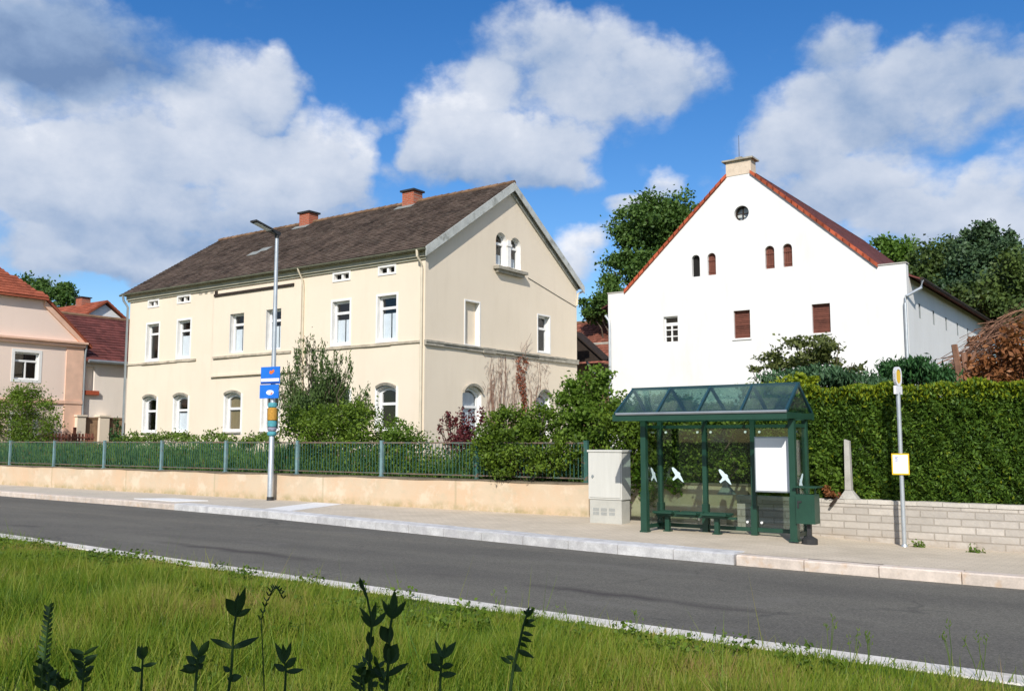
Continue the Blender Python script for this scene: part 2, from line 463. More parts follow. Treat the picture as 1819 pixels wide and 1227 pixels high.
def wall(mb, fr, outer, holes, depth=.18, mw=0, mr=1, d=0.):
    vs = []; es = []
    for pl in [outer] + holes:
        b = len(vs); n = len(pl)
        vs += [Vector(p) for p in pl]
        es += [(b + i, b + (i + 1) % n) for i in range(n)]
    ov, oe, of, *_ = delaunay_2d_cdt(vs, es, [], 0, 1e-5)
    P = [fr.p(v[0], v[1], d) for v in ov]
    fs = []
    for f in of:
        c = (sum(ov[i][0] for i in f) / len(f), sum(ov[i][1] for i in f) / len(f))
        if inside(c, outer) and not any(inside(c, h) for h in holes):
            fs.append(tuple(f))
    mb.add(P, fs, mw)
    for h in holes:
        n = len(h)
        for i in range(n):
            a, b = h[i], h[(i + 1) % n]
            mb.quad(fr.p(*a, d), fr.p(*b, d), fr.p(*b, d - depth), fr.p(*a, d - depth), mr)


def ring(mb, fr, outer, inner, d0, d1, m=0):
    n = len(outer)
    for i in range(n):
        j = (i + 1) % n
        o0, o1, i0, i1 = outer[i], outer[j], inner[i], inner[j]
        mb.quad(fr.p(*o0, d1), fr.p(*o1, d1), fr.p(*i1, d1), fr.p(*i0, d1), m)
        mb.quad(fr.p(*i0, d1), fr.p(*i1, d1), fr.p(*i1, d0), fr.p(*i0, d0), m)
        mb.quad(fr.p(*o0, d0), fr.p(*o1, d0), fr.p(*o1, d1), fr.p(*o0, d1), m)


def window(parent, fr, hole, depth=.18, fw=.075, transom=None, mull=False, bars=0, curtain=None, surround=0., hood=None, sill=None, blackback=False):
    us = [p[0] for p in hole]; zs = [p[1] for p in hole]
    u0, u1, z0, z1 = min(us), max(us), min(zs), max(zs)
    mb = MB()
    inn = inset(hole, fw)
    ring(mb, fr, inset(hole, .002), inn, -depth - .06, -depth + .012)
    cu = (u0 + u1) / 2
    if transom is not None:
        mb.fbox(fr, u0 + fw * .6, u1 - fw * .6, transom - .05, transom + .05, -depth - .05, -depth + .022)
    if mull:
        mb.fbox(fr, cu - .03, cu + .03, z0 + fw * .6, (transom - .05 if transom else z1 - fw * .6), -depth - .05, -depth + .017)
    for i in range(bars):
        zz = z0 + (z1 - z0) * (i + 1) / (bars + 1)
        mb.fbox(fr, u0 + fw * .6, u1 - fw * .6, zz - .022, zz + .022, -depth - .05, -depth + .009)
    w = mb.build('window', M['white'], parent)
    g = MB(); g.poly([fr.p(*q, -depth - .03) for q in inset(hole, fw * .7)])
    g.build('pane', M['pane'], w)
    if curtain:
        cm, top, split = curtain
        zt = z0 + (z1 - z0) * top
        k = MB()
        n = 36
        lo = u0 + fw * .8; hi = u1 - fw * .8
        prev = None
        for i in range(n + 1):
            u = lo + (hi - lo) * i / n
            dd = -depth - .085 + .02 * math.sin(i * 1.9) + .008 * math.sin(i * .7)
            gap = split and abs(u - cu) < .035
            cur = (fr.p(u, z0 + .04, dd), fr.p(u, zt + .01 * math.sin(i * 2.), dd), gap)
            if prev and not (gap or prev[2]):
                k.quad(prev[0], cur[0], cur[1], prev[1])
            prev = cur
        k.build('curtain', M[cm], w, True)
    if surround:
        s_ = MB()
        ring(s_, fr, inset(hole, -surround), hole, 0.0, .018)
        s_.build('surround', M['surround'], w)
    if sill:
        s_ = MB(); s_.fbox(fr, u0 - .06, u1 + .06, z0 - .07, z0 - .003, -.02, sill)
        s_.build('sill', M['moulding'], w)
    if hood:
        h_ = MB()
        top = [p for p in hole if p[1] > z1 - hood - .001]
        top = sorted(top)
        for a, b in zip(top[:-1], top[1:]):
            P = fr.p
            h_.hexa([P(a[0], a[1] + .05, .10), P(b[0], b[1] + .05, .10), P(b[0], b[1] + .05, 0), P(a[0], a[1] + .05, 0),
                     P(a[0], a[1] + .15, .13), P(b[0], b[1] + .15, .13), P(b[0], b[1] + .15, 0), P(a[0], a[1] + .15, 0)])
        h_.build('hood_moulding', M['moulding'], w)
    return w


def tiles(mb, P0, U, S, w, l, tw, tl, th=.02, jit=.012, m=0, clip=None):
    """rows of overlapping tiles laid on a slope: P0 eave corner, U along the eave, S up the slope"""
    P0 = V3(P0); U = V3(U).normalized(); S = V3(S).normalized(); N = U.cross(S).normalized()
    if N.z < 0: N = -N
    nr = max(1, round(l / tl)); nc = max(1, round(w / tw))
    tl = l / nr; tw = w / nc
    for r in range(nr):
        off = .5 if r % 2 else 0
        for c in range(nc + (1 if off else 0)):
            a = max(0, (c - off) * tw); b = min(w, (c + 1 - off) * tw)
            if b - a < .02: continue
            if clip and not clip((a + b) / 2, (r + .5) * tl): continue
            g = tw * .03
            s0 = r * tl + random.uniform(-jit, jit); s1 = (r + 1.25) * tl
            s1 = min(s1, l + .02)
            h0 = th * 1.9 + random.uniform(0, jit * .8); h1 = th * .7
            q = [P0 + U * (a + g) + S * s0, P0 + U * (b - g) + S * s0, P0 + U * (b - g) + S * s1, P0 + U * (a + g) + S * s1]
            t4 = [q[0] + N * h0, q[1] + N * (h0 + random.uniform(-jit, jit) * .3), q[2] + N * h1, q[3] + N * h1]
            b4 = [x - N * .0 for x in q]
            b4[0] = t4[0] - N * th; b4[1] = t4[1] - N * th
            mb.add(t4 + b4, [(0, 1, 2, 3), (4, 5, 1, 0), (5, 6, 2, 1), (7, 4, 0, 3)], m)


# ------------------------------------------------------------------ leaves
def leaf_obj(name, pts, size, mats, parent=None, upb=.3, asp=.55, mi=None, dirs=None, dirk=0., jit=.35):
    pts = np.asarray(pts, float); n = len(pts)
    off = ROOT[parent.name] if parent is not None else V3((0, 0, 0))
    sz = size * (1 + RNG.uniform(-jit, jit, n))
    d = RNG.normal(size=(n, 3))
    if dirs is not None:
        d = d * (1 - dirk) + np.asarray(dirs) * dirk * 1.8
    d /= np.linalg.norm(d, axis=1)[:, None] + 1e-9
    q = RNG.normal(size=(n, 3)); q[:, 2] += upb * 2
    s = np.cross(d, q); s /= np.linalg.norm(s, axis=1)[:, None] + 1e-9
    up = np.cross(s, d)
    L = sz[:, None]
    base = pts - d * L * .5
    mid = pts + up * L * .08
    tip = pts + d * L * .5 - up * L * .06
    v = np.empty((n, 4, 3))
    v[:, 0] = base; v[:, 1] = mid + s * L * asp * .5; v[:, 2] = tip; v[:, 3] = mid - s * L * asp * .5
    v = v.reshape(-1, 3) - np.array(off)
    return fast_mesh(name, v, 4, mats, parent, mi)


def fast_mesh(name, v, k, mats, parent=None, mi=None):
    n = len(v) // k
    me = bpy.data.meshes.new(name)
    me.vertices.add(len(v)); me.vertices.foreach_set('co', np.ascontiguousarray(v, dtype=np.float32).ravel())
    me.loops.add(n * k); me.loops.foreach_set('vertex_index', np.arange(n * k, dtype=np.int32))
    me.polygons.add(n); me.polygons.foreach_set('loop_start', np.arange(0, n * k, k, dtype=np.int32))
    me.polygons.foreach_set('loop_total', np.full(n, k, dtype=np.int32))
    for m in (mats if isinstance(mats, (list, tuple)) else [mats]):
        me.materials.append(m)
    if mi is not None:
        me.polygons.foreach_set('material_index', np.asarray(mi, dtype=np.int32))
    me.update(calc_edges=True)
    o = bpy.data.objects.new(name, me)
    COL.objects.link(o)
    if parent is not None:
        o.parent = parent
    ROOT[o.name] = ROOT[parent.name] if parent is not None else V3((0, 0, 0))
    return o


def blob_points(blobs, n, clumps=22, sig=.20, shell=.55, floor=None):
    vol = np.array([b[1][0] * b[1][1] * b[1][2] for b in blobs]) ** .75
    cnt = np.maximum(20, (n * vol / vol.sum()).astype(int))
    out = []
    for (c, r), k in zip(blobs, cnt):
        c = np.array(c); r = np.array(r)
        kc = max(5, int(clumps))
        dd = RNG.normal(size=(kc, 3)); dd /= np.linalg.norm(dd, axis=1)[:, None]
        rad = shell + (1 - shell) * RNG.random(kc)
        cc = dd * rad[:, None]
        w = RNG.random(kc) + .35
        idx = RNG.choice(kc, k, p=w / w.sum())
        p = cc[idx] + RNG.normal(size=(k, 3)) * sig * (.7 + .6 * RNG.random((kc, 1))[idx])
        out.append(c + p * r)
    out = np.concatenate(out)
    if floor is not None:
        out = out[out[:, 2] > floor]
    return out


def limb(mb, a, b, r0, r1, wob=.06, n=6):
    a = V3(a); b = V3(b); L = (b - a).length
    pts = []; rs = []
    for i in range(n + 1):
        k = i / n
        p = a.lerp(b, k) + V3((random.uniform(-1, 1), random.uniform(-1, 1), 0)) * wob * L * math.sin(math.pi * k)
        pts.append(p); rs.append(r0 + (r1 - r0) * k)
    mb.tube(pts, rs, 7)


def tree(name, label, cat, base, trunk, blobs, n, leaf, mat, group=None, clumps=22, sig=.2, upb=.3, asp=.6, shell=.55, stem='trunk', crown='crown', dirk=0., floor=None):
    r = thing(name, label, cat, base, group)
    mb = MB(); b = V3(base)
    if stem == 'trunk':
        cz = sum(c[2] for c, _ in blobs) / len(blobs)
        top = b + V3((0, 0, (cz - b.z) * .75))
        limb(mb, b, top, trunk, trunk * .6, .03)
        for c, rr in blobs:
            limb(mb, top - V3((0, 0, random.uniform(0, .25) * (top.z - b.z))), c, trunk * .45, trunk * .1)
            for _ in range(3):
                e = V3(c) + V3([random.uniform(-.6, .6) * q for q in rr])
                limb(mb, V3(c), e, trunk * .12, trunk * .03)
    else:
        for c, rr in blobs:
            for _ in range(3):
                e = V3(c) + V3([random.uniform(-.6, .6) * rr[0], random.uniform(-.6, .6) * rr[1], random.uniform(-.2, .8) * rr[2]])
                limb(mb, b + V3((random.uniform(-.15, .15), random.uniform(-.1, .1), 0)), e, trunk, trunk * .25)
    mb.build(stem, M['bark'], r, True)
    pts = blob_points(blobs, n, clumps, sig, shell, floor)
    dirs = None
    if dirk:
        dirs = np.tile(np.array([0, 0, 1.]), (len(pts), 1))
    leaf_obj(crown, pts, leaf, LF[mat] if isinstance(mat, str) else mat, r, upb, asp, None, dirs, dirk)
    return r


def B(px, py, y, rx, rz, ry=None):
    """a crown blob given where it stands in the world: seen direction, distance plane, and radii in photo pixels turned to metres"""
    c = aty(px, py, y)
    k = (c - CAM).length / FPX
    return (tuple(c), (rx * k, (ry or rx) * k, rz * k))


# ------------------------------------------------------------------ ground, road, pavement
def strip(name, pa, pb, mats, kind='structure', sub=1, zf=None):
    mb = MB()
    for i in range(len(pa) - 1):
        mb.quad(pa[i], pa[i + 1], pb[i + 1], pb[i])
    o = mb.build(name, mats)
    o['kind'] = kind
    return o

ZR = -.14
far = [(-150, 20.), (-80, 17.6), (-45, 15.9), (-29.7, 15.2), (-23.5, 15.0), (-17.4, 14.55), (-13.9, 14.05), (-9.8, 13.5), (-7.3, 13.2), (-5.37, 13.06), (-3.8, 13.0), (-1.9, 12.98), (20, 12.9), (120, 12.5)]
near = [(-150, 14.5), (-80, 12.2), (-45, 10.4), (-30, 9.6), (-17.3, 8.92), (-12.5, 8.62), (-8.25, 8.38), (-6, 8.24), (-4.3, 8.19), (-2.9, 8.13), (-1.7, 8.1), (5, 8.0), (120, 7.)]
def interp(pl, x):
    return float(np.interp(x, [p[0] for p in pl], [p[1] for p in pl]))
xs = [-150, -110, -80, -60, -45] + [(-44 + i) for i in range(0, 60)] + [20, 40, 80, 120]
g = MB(); g.quad((-900, -900, -.35), (900, -900, -.35), (900, 900, -.35), (-900, 900, -.35))
g.build('ground', M['far_ground'])['kind'] = 'structure'
strip('road', [(x, interp(near, x) - .05, ZR) for x in xs], [(x, interp(far, x) + .05, ZR) for x in xs], M['asphalt'])

def pav_z(x, y):
    k = min(1, max(0, (x + 6.6) / 3.2)); k = k * k * (3 - 2 * k)
    q = min(1, max(0, (y - 13.2) / 3.7))
    return -.11 * k * q

mb = MB()
for i in range(len(xs) - 1):
    x0, x1 = xs[i], xs[i + 1]
    ya0, ya1 = interp(far, x0) + .3, interp(far, x1) + .3
    for j in range(8):
        def q(x, ya, k):
            y = ya + (18.0 - ya) * k / 8
            return (x, y, pav_z(x, y))
        mb.quad(q(x0, ya0, j), q(x1, ya1, j), q(x1, ya1, j + 1), q(x0, ya0, j + 1))
mb.build('pavement', M['pavers'])['kind'] = 'structure'


def kerb(name, line, x0, x1, L, wdt, z0, z1, mat, side=1, gap=.012, slope=0.):
    mb = MB()
    x = x0
    while x < x1 - .05:
        e = min(x + L, x1)
        a, b = x + gap / 2, e - gap / 2
        ya, yb = interp(line, a), interp(line, b)
        zt = z1 + random.uniform(-.004, .004)
        c = .018
        w0, w1 = (0, wdt) if side > 0 else (-wdt, 0)
        P = [(a, ya + w0, z0), (b, yb + w0, z0), (b, yb + w1, z0), (a, ya + w1, z0)]
        T = [(a, ya + w0, zt - c), (b, yb + w0, zt - c), (b, yb + w1, zt - c * .2), (a, ya + w1, zt - c * .2)]
        R = [(a + .006, ya + w0 + c + slope, zt), (b - .006, yb + w0 + c + slope, zt), (b - .006, yb + w1 - .006, zt), (a + .006, ya + w1 - .006, zt)]
        v = P + T + R
        f = []
        for k in range(4):
            k2 = (k + 1) % 4
            f.append((k, k2, 4 + k2, 4 + k)); f.append((4 + k, 4 + k2, 8 + k2, 8 + k))
        f.append((8, 9, 10, 11))
        mb.add(v, f)
        x = e
    o = mb.build(name, mat)
    o['kind'] = 'structure'
    return o

kerb('kerb_lowered', far, -60, -21.4, 1.0, .32, -.3, .004, M['kerb'])
kerb('bus_stop_kerb', far, -21.4, -5.37, 1.0, .42, -.3, .022, M['kerb_bus'], slope=.05)
kerb('kerb', far, -5.37, 30, 1.0, .22, -.3, .006, M['kerb'])
strip('kerb_backing', [(x, interp(far, x) + .1, -.012) for x in xs], [(x, interp(far, x) + .5, -.012) for x in xs], M['pavers'])
kerb('roadside_kerb', near, -60, 30, 1.0, .30, -.4, -.095, M['kerb_near'], side=-1)

# white tactile strips in the pavement by the stop
for pl, lab in (([(-24.4, 15.60), (-22.3, 15.50), (-21.9, 16.25), (-23.6, 16.35)], 'small white tactile paving strip set in the pavement left of the lamp post'),
                ([(463, 904), (560, 892), (607, 895), (500, 909)], 'larger white tactile paving strip set in the pavement at the foot of the lamp post')):
    P = [V3((a, b, 0)) for a, b in pl] if pl[0][0] < 0 else [atz(a, b, .012) for a, b in pl]
    mb = MB()
    mb.prism([V3((p.x, p.y, -.02)) for p in P], (0, 0, .034))
    o = mb.build('tactile_paving', M['tactile'])
    tag(o, lab, 'paving slab', 'tactile paving strips')

# lawn on the near side
def lawn_z(x, y):
    k = max(0., interp(near, x) - .3 - y)
    return -.11 + .04 * min(1, k / 3) + .03 * math.sin(x * .9 + y * .6) * min(1, k)
mb = MB()
lx = [-150, -80, -60] + [-45 + i for i in range(0, 60)] + [25, 60, 120]
for i in range(len(lx) - 1):
    for j in range(14):
        def q(x, k):
            y = interp(near, x) - .29
            y = y + (-12 - y) * (k / 14) ** 1.4
            return (x, y, lawn_z(x, y))
        mb.quad(q(lx[i], j + 1), q(lx[i + 1], j + 1), q(lx[i + 1], j), q(lx[i], j))
mb.build('lawn', M['lawn'])['kind'] = 'structure'

# garden ground behind the walls
mb = MB()
mb.box(-140, -6.95, 17.8, 140, -.2, .5)
mb.box(-6.95, 80, 17.12, 140, -.2, .5)
mb.build('garden_ground', M['garden'])['kind'] = 'structure'

# hillside far behind
mb = MB()
N_ = 40
for i in range(N_):
    for j in range(6):
        def q(i, j):
            x = -330 + 560 * i / N_
            h = 10 + 4 * math.sin(i * .5) + 3 * math.sin(i * 1.3 + 1)
            if x < -140: h *= .65
            return (x, 150 + j * 22, -.3 + h * math.sin(j / 5 * math.pi / 2))
        mb.quad(q(i, j), q(i + 1, j), q(i + 1, j + 1), q(i, j + 1))
mb.build('hill', M['far_ground'], None, True)['kind'] = 'structure'

# ------------------------------------------------------------------ grass
def grass():
    n = 190000
    x = RNG.uniform(-24, 3, n * 3); u = RNG.random(n * 3)
    ny = np.interp(x, [p[0] for p in near], [p[1] for p in near]) - .30
    y = 3.2 + (ny - 3.2) * u ** .8
    fx, fy = -math.sin(YAW), math.cos(YAW); rx, ry = math.cos(YAW), math.sin(YAW)
    dep = x * fx + y * fy; lat = x * rx + y * ry
    ok = (np.abs(lat) < .6 * dep + .6) & (dep > 3.6)
    x, y, ny = x[ok][:n], y[ok][:n], ny[ok][:n]
    n = len(x)
    cl = np.sin(x * 2.1 + np.sin(y * 3.3)) * np.sin(y * 2.7 + np.cos(x * 1.7)) * .5 + .5
    h = RNG.uniform(.06, .19, n) * (.45 + .95 * cl) * np.clip(.30 + (ny - y) * .45, .30, 1.5)
    tuss = np.sin(x * 3.7 + 2 * np.sin(y * 2.3)) * np.sin(y * 4.1 + 1.5 * np.sin(x * 1.9)) > .55      # taller tussocks
    h = np.where(tuss & (ny - y > .8), h * 1.35, h)
    tall = RNG.random(n) < .025
    h[tall] *= 2.1
    k = np.clip(ny - y, 0, 3)
    z = -.115 + .04 * np.minimum(1, k / 3) + .03 * np.sin(x * .9 + y * .6) * np.minimum(1, k)
    sp_ = RNG.random(n) < .014
    y = np.where(sp_ & (ny - y < 1.2), ny + RNG.random(n) * .10 - .02, y)
    a = RNG.uniform(0, 2 * math.pi, n)
    w = RNG.uniform(.003, .007, n)
    ln = RNG.normal(size=(n, 2)) * (h * .36)[:, None] + np.array([.012, .008])
    v = np.empty((n, 3, 3))
    v[:, 0] = np.stack([x - np.cos(a) * w, y - np.sin(a) * w, z], 1)
    v[:, 1] = np.stack([x + np.cos(a) * w, y + np.sin(a) * w, z], 1)
    v[:, 2] = np.stack([x + ln[:, 0], y + ln[:, 1], z + h], 1)
    o = fast_mesh('grass', v.reshape(-1, 3), 3, LF['grass'])
    tag(o, 'long rough green grass with dry patches on the near verge', 'grass', None, 'stuff')
grass()


def clover():
    """low broad leaved weeds scattered in clumps through the verge"""
    P = []
    for k in range(150):
        x = random.uniform(-17, 0); ny = interp(near, x) - .45
        y = ny - random.random() ** 1.5 * 4.2
        r = random.uniform(.08, .26)
        m = int(18 + 120 * r)
        for q in range(m):
            a = random.uniform(0, 6.28); d = r * math.sqrt(random.random())
            P.append((x + d * math.cos(a), y + d * math.sin(a), -.06 + random.uniform(0, .10)))
    o = leaf_obj('clover', np.array(P), .045, LF['bush'], None, .9, .8)
    tag(o, 'low clumps of broad leaved weeds and clover mixed into the verge grass', 'weeds', None, 'stuff')
clover()


def stalks():
    """thin seed stalks standing above the verge, some against the kerb and the road"""
    spots = [(1135, 1150), (1275, 1180), (1470, 1185), (1510, 1190), (1540, 1195), (890, 1110), (700, 1080), (1690, 1200), (250, 1020), (640, 1090), (300, 1075), (1000, 1140), (1180, 1175), (1420, 1195), (1740, 1210), (560, 1055)]
    hs = [.34, .3, .42, .34, .3, .36, .3, .4, .2, .25, .22, .3, .28, .3, .45, .28]
    mb = MB()
    for (px, py), h in zip(spots, hs):
        p = atz(px, py, -.1)
        p.y = min(p.y, interp(near, p.x) - .34)
        for k in range(3):
            e = p + V3((random.uniform(-.09, .09), random.uniform(-.05, .05), h * random.uniform(.6, 1)))
            mb.tube([p, p.lerp(e, .5) + V3((.01, 0, 0)), e], [.003, .0025, .002], 4)
            for j in range(5):
                q = e + V3((random.uniform(-.02, .02), random.uniform(-.02, .02), random.uniform(-.05, .02)))
                mb.tube([q, q + V3((random.uniform(-.02, .02), 0, .025))], [.005, .001], 4)
    o = mb.build('seed_stalks', LF['weed'])
    tag(o, 'thin pale seed stalks standing up out of the verge grass along the roadside', 'grass', None, 'stuff')
stalks()

# ------------------------------------------------------------------ cream house
X0, X1, YF, YB = -41.3, -22.4, 25.8, 36.4
RZ, RY = 12.34, 31.1
def slope_z(y):
    return RZ - .655 * abs(y - RY)
house = thing('cream_house', 'long two storey cream plastered house with brown tiled roof and arched ground floor windows', 'house', ((X0 + X1) / 2, (YF + YB) / 2, .5))
FF = Fr((0, YF, 0), (1, 0, 0))
FG = Fr((X1, 0, 0), (0, 1, 0))
up_w = [(-39.81, -38.86), (-37.40, -36.45), (-33.56, -32.61), (-31.17, -30.22), (-27.25, -26.28), (-24.78, -23.81)]
gr_w = [(-39.83, -38.83), (-37.44, -36.44), (-33.78, -32.74), (-31.35, -30.31), (-27.30, -26.22), (-24.74, -23.78)]
fholes = []; fwin = []
for a, b in up_w:
    h = rect(a, b, 5.42, 7.12); fholes.append(h); fwin.append((h, 'up'))
for a, b in gr_w:
    h = segarch(a, b, 2.02, 3.66, .13); fholes.append(h); fwin.append((h, 'gr'))
for a, b in [(-39.74, -38.98), (-37.44, -36.56), (-27.18, -26.34), (-24.70, -23.92)]:
    h = rect(a, b, 7.99, 8.22); fholes.append(h); fwin.append((h, 'vent'))
gtop = lambda y: slope_z(y) - .16
gholes = []
hb2 = rect(33.2, 34.12, 5.46, 7.04)
ha1 = segarch(30.16, 30.90, 8.80, 10.17, .365, 14)
ha2 = segarch(31.18, 31.92, 8.80, 10.13, .365, 14)
hg1 = segarch(28.03, 29.22, 1.75, 3.70, .28, 12)
hg2 = segarch(33.05, 34.15, 1.75, 3.70, .28, 12)
hbl = rect(28.16, 29.06, 5.36, 7.05)
gholes = [hb2, ha1, ha2, hg1, hg2]
mb = MB()
wall(mb, FF, [(X0, .4), (X1, .4), (X1, slope_z(YF) - .2), (X0, slope_z(YF) - .2)], fholes, .18)
wall(mb, FG, [(YF, .4), (YB, .4), (YB, gtop(YB)), (RY, gtop(RY)), (YF, gtop(YF))], gholes + [hbl], .20)
mb.poly([FG.p(*q, -.20) for q in hbl])                              # the blind window keeps its plaster
mb.poly([(X0, YF, .4), (X0, YF, gtop(YF)), (X0, RY, gtop(RY)), (X0, YB, gtop(YB)), (X0, YB, .4)])
mb.quad((X0, YB, .4), (X1, YB, .4), (X1, YB, gtop(YB)), (X0, YB, gtop(YB)))
mb.build('wall', [M['cream'], M['surround']], house)
# black blocks filling the inside, painted-in darkness of the rooms behind the panes
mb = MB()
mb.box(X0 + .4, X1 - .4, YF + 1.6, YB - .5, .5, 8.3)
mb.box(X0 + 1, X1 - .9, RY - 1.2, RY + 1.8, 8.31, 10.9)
mb.build('room_dark_fill', M['black'], house)
cur = {0: None, 1: ('curtain', .6, False), 2: ('curtain', .62, True), 3: ('curtain', .6, True), 4: ('curtain', .58, True), 5: ('curtain', .62, True)}
for i, (h, k) in enumerate(fwin):
    if k == 'up':
        window(house, FF, h, .18, .085, 6.66, False, 0, cur[i], .085)
    elif k == 'gr':
        j = i - 6
        window(house, FF, h, .16, .12, 3.02, False, 0, {1: ('curtain', .55, False), 2: ('brown_curtain', .97, False)}.get(j), .11, .13, .09)
    else:
        us = [p[0] for p in h]
        vb = MB()
        ring(vb, FF, inset(h, -.08), h, 0, .03)
        cu = (min(us) + max(us)) / 2
        vb.fbox(FF, cu - .05, cu + .05, 7.99, 8.22, -.16, -.03)
        vv = vb.build('attic_vent', M['surround'], house)
        bb = MB(); bb.poly([FF.p(*q, -.17) for q in h]); bb.build('vent_opening', M['black'], vv)
window(house, FG, hb2, .2, .08, 6.5, False, 0, None, .06)
window(house, FG, ha1, .2, .07, 9.72, False, 0, ('curtain', .35, False), .0)
window(house, FG, ha2, .2, .07, 9.68, False, 0, ('curtain', .35, False), .0)
window(house, FG, hg1, .2, .11, 2.95, False, 0, ('curtain', .9, False), .0, .28)
window(house, FG, hg2, .2, .11, 2.95, False, 0, ('curtain', .9, False), .0, .28)
bw = MB(); ring(bw, FG, inset(hbl, -.06), hbl, 0, .02); bw.build('blind_window_surround', M['surround'], house)
bw = MB()
bw.fbox(FG, 29.985, 32.08, 8.58, 8.70, -.02, .28); bw.fbox(FG, 30.1, 31.97, 8.46, 8.58, 0, .17)
bw.build('sill', M['moulding'], house)
bw = MB()
bw.fbox(FG, 30.92, 31.16, 8.80, 9.92, 0, .045); bw.fbox(FG, 30.88, 31.20, 9.66, 9.76, 0, .075)
bw.build('window_pier', M['surround'], house)
# projecting middle bay, drawn by its edges, with ledge and lower moulding
mb = MB()
def bay_frame(mb):
    d = .07
    holes = [h for h, k in fwin if k == 'up' and -35 < h[0][0] < -29]
    wall(mb, FF, [(-34.75, 4.5), (-29.0, 4.5), (-29.0, 8.24), (-34.75, 8.24)], holes, .068, 0, 1, d)
    mb.fbox(FF, -34.75, -34.742, 4.5, 8.24, 0, d); mb.fbox(FF, -29.008, -29.0, 4.5, 8.24, 0, d)
    mb.fbox(FF, -34.742, -29.008, 4.5, 4.508, 0, d)
bay_frame(mb)
mb.build('projecting_bay', [M['cream'], M['surround']], house)
mb = MB()
mb.fbox(FF, -34.78, -28.97, 4.42, 4.50, 0, .12)
mb.build('bay_moulding', M['cream'], house)
mb = MB()
mb.fbox(FF, -34.66, -29.45, 7.98, 8.09, .071, .13)
mb.fbox(FF, -34.63, -34.45, 8.09, 8.24, .071, .11)
mb.build('dark_ledge', M['darkwood'], house)
for a, b, d0 in ((X0, -35.95, 0), (-34.6, -29.55, .07), (-28.5, X1 - .12, 0)):
    mb = MB()
    u = a
    while u < b:                                                    # weathered string course in worn lengths
        e = min(b, u + random.uniform(.7, 1.6))
        mb.fbox(FF, u, e, 5.22 + random.uniform(-.015, .015), 5.31, d0, d0 + .07 + random.uniform(-.02, .02))
        u = e
    mb.build('string_course', pbr('front_moulding', (.50, .43, .33), .9, .2, 2.5, 25, .3, stain=(3., .5, .7, (.24, .2, .14), .7)), house)
mb = MB()
u = YF - .03
while u < YB:
    e = min(YB, u + random.uniform(.7, 1.6))
    mb.fbox(FG, u, e, 5.10 + random.uniform(-.02, .03), 5.24, 0, .09 + random.uniform(-.02, .02))
    mb.fbox(FG, u, e, 5.24, 5.31 + random.uniform(-.01, .01), 0, .13 + random.uniform(-.02, .02))
    u = e
mb.build('string_course', M['moulding'], house)
# cornice under the eaves
mb = MB()
zt = slope_z(YF - .28) - .10
mb.fbox(FF, X0 - .12, X1 + .06, 8.31, 8.40, -.02, .07)
mb.fbox(FF, X0 - .12, X1 + .08, 8.40, zt, -.02, .15)
mb.fbox(FF, X0 - .12, X1 + .10, zt, zt + .05, -.02, .25)
mb.build('cornice', M['cornice'], house)
# roof
XL, XR = X0 - .35, X1 + .24
roof = MB()
ye = YF - .30
S = V3((0, 1, .655)).normalized()
L = (RY - ye) / S.y
tiles(roof, (XL, ye, slope_z(ye)), (1, 0, 0), S, XR - XL, L, .21, .20, .022, .016)
for sgn, yy in ((1, ye), (-1, YB + .30)):
    a = [V3((XL, yy, slope_z(yy) - .05)), V3((XR, yy, slope_z(yy) - .05)), V3((XR, RY, RZ - .05)), V3((XL, RY, RZ - .05))]
    roof.prism(a, (0, 0, .045))
yb = YB + .30
tiles(roof, (XR, yb, slope_z(yb)), (-1, 0, 0), V3((0, -1, .655)), XR - XL, L, .42, .4, .022, .016)
rf = roof.build('roof', M['roof_brown'], house)
mb = MB()
x = XL
while x < XR - .05:
    e = min(XR, x + .38)
    mb.tube([(x, RY, RZ + .005 + random.uniform(0, .012)), (e + .03, RY, RZ + .02)], [.10, .115], 8)
    x = e
mb.build('ridge_cap', M['ridge'], rf)
BARGE = pbr('weathered_bargeboard', (.47, .48, .45), .8, .12, 3, 30, .1, stain=(2.6, .52, .66, (.16, .16, .13), .6))
for yy, sg in ((ye, 1), (yb, -1)):
    mb = MB()
    a = V3((XR, yy + .02 * sg, slope_z(yy) - .16)); b = V3((XR, RY, RZ - .16))
    lo = V3((0, 0, -.17 if sg > 0 else -.13))
    mb.prism([a + lo, b + lo, b + V3((0, 0, .20)), a + V3((0, 0, .20))], (.035, 0, 0))
    a2 = V3((X1 + .01, yy + .3 * sg, slope_z(yy + .3 * sg) - .10)); b2 = V3((X1 + .01, RY, RZ - .10))
    mb.prism([a2 + V3((0, 0, -.26)), b2 + V3((0, 0, -.26)), b2, a2], (.08, 0, 0))
    mb.build('bargeboard', BARGE, rf)
mb = MB()
mb.tube([(XL - .05, ye - .03, slope_z(ye) - .03), (XR + .02, ye - .03, slope_z(ye) - .05)], .05, 8)
mb.build('gutter', pbr('mossy_gutter', (.10, .10, .065), .8, .25, 3, 30, .1), house)
for cx0, cx1, zt in ((-28.12, -27.44, 12.80), (-34.95, -34.25, 12.78)):
    c = MB(); c.box(cx0, cx1, RY - .35, RY + .25, 11.6, zt)
    ch = c.build('chimney', M['brick_red'], rf)
    c = MB(); c.box(cx0 - .08, cx1 + .08, RY - .43, RY + .33, zt, zt + .08); c.box(cx0 + .1, cx1 - .1, RY - .25, RY + .15, zt + .08, zt + .12)
    c.build('chimney_cap', M['dark'], ch)
    c = MB(); yy = RY - .36
    a = V3((cx0 - .25, yy - .28, slope_z(yy - .28) + .055)); b = V3((cx1 + .1, yy - .28, slope_z(yy - .28) + .055))
    c.prism([a, b, b + V3((0, .28, .28 * .655)), a + V3((0, .28, .28 * .655))], (0, 0, .012))
    c.build('flashing', M['patina'], ch)
mb = MB()
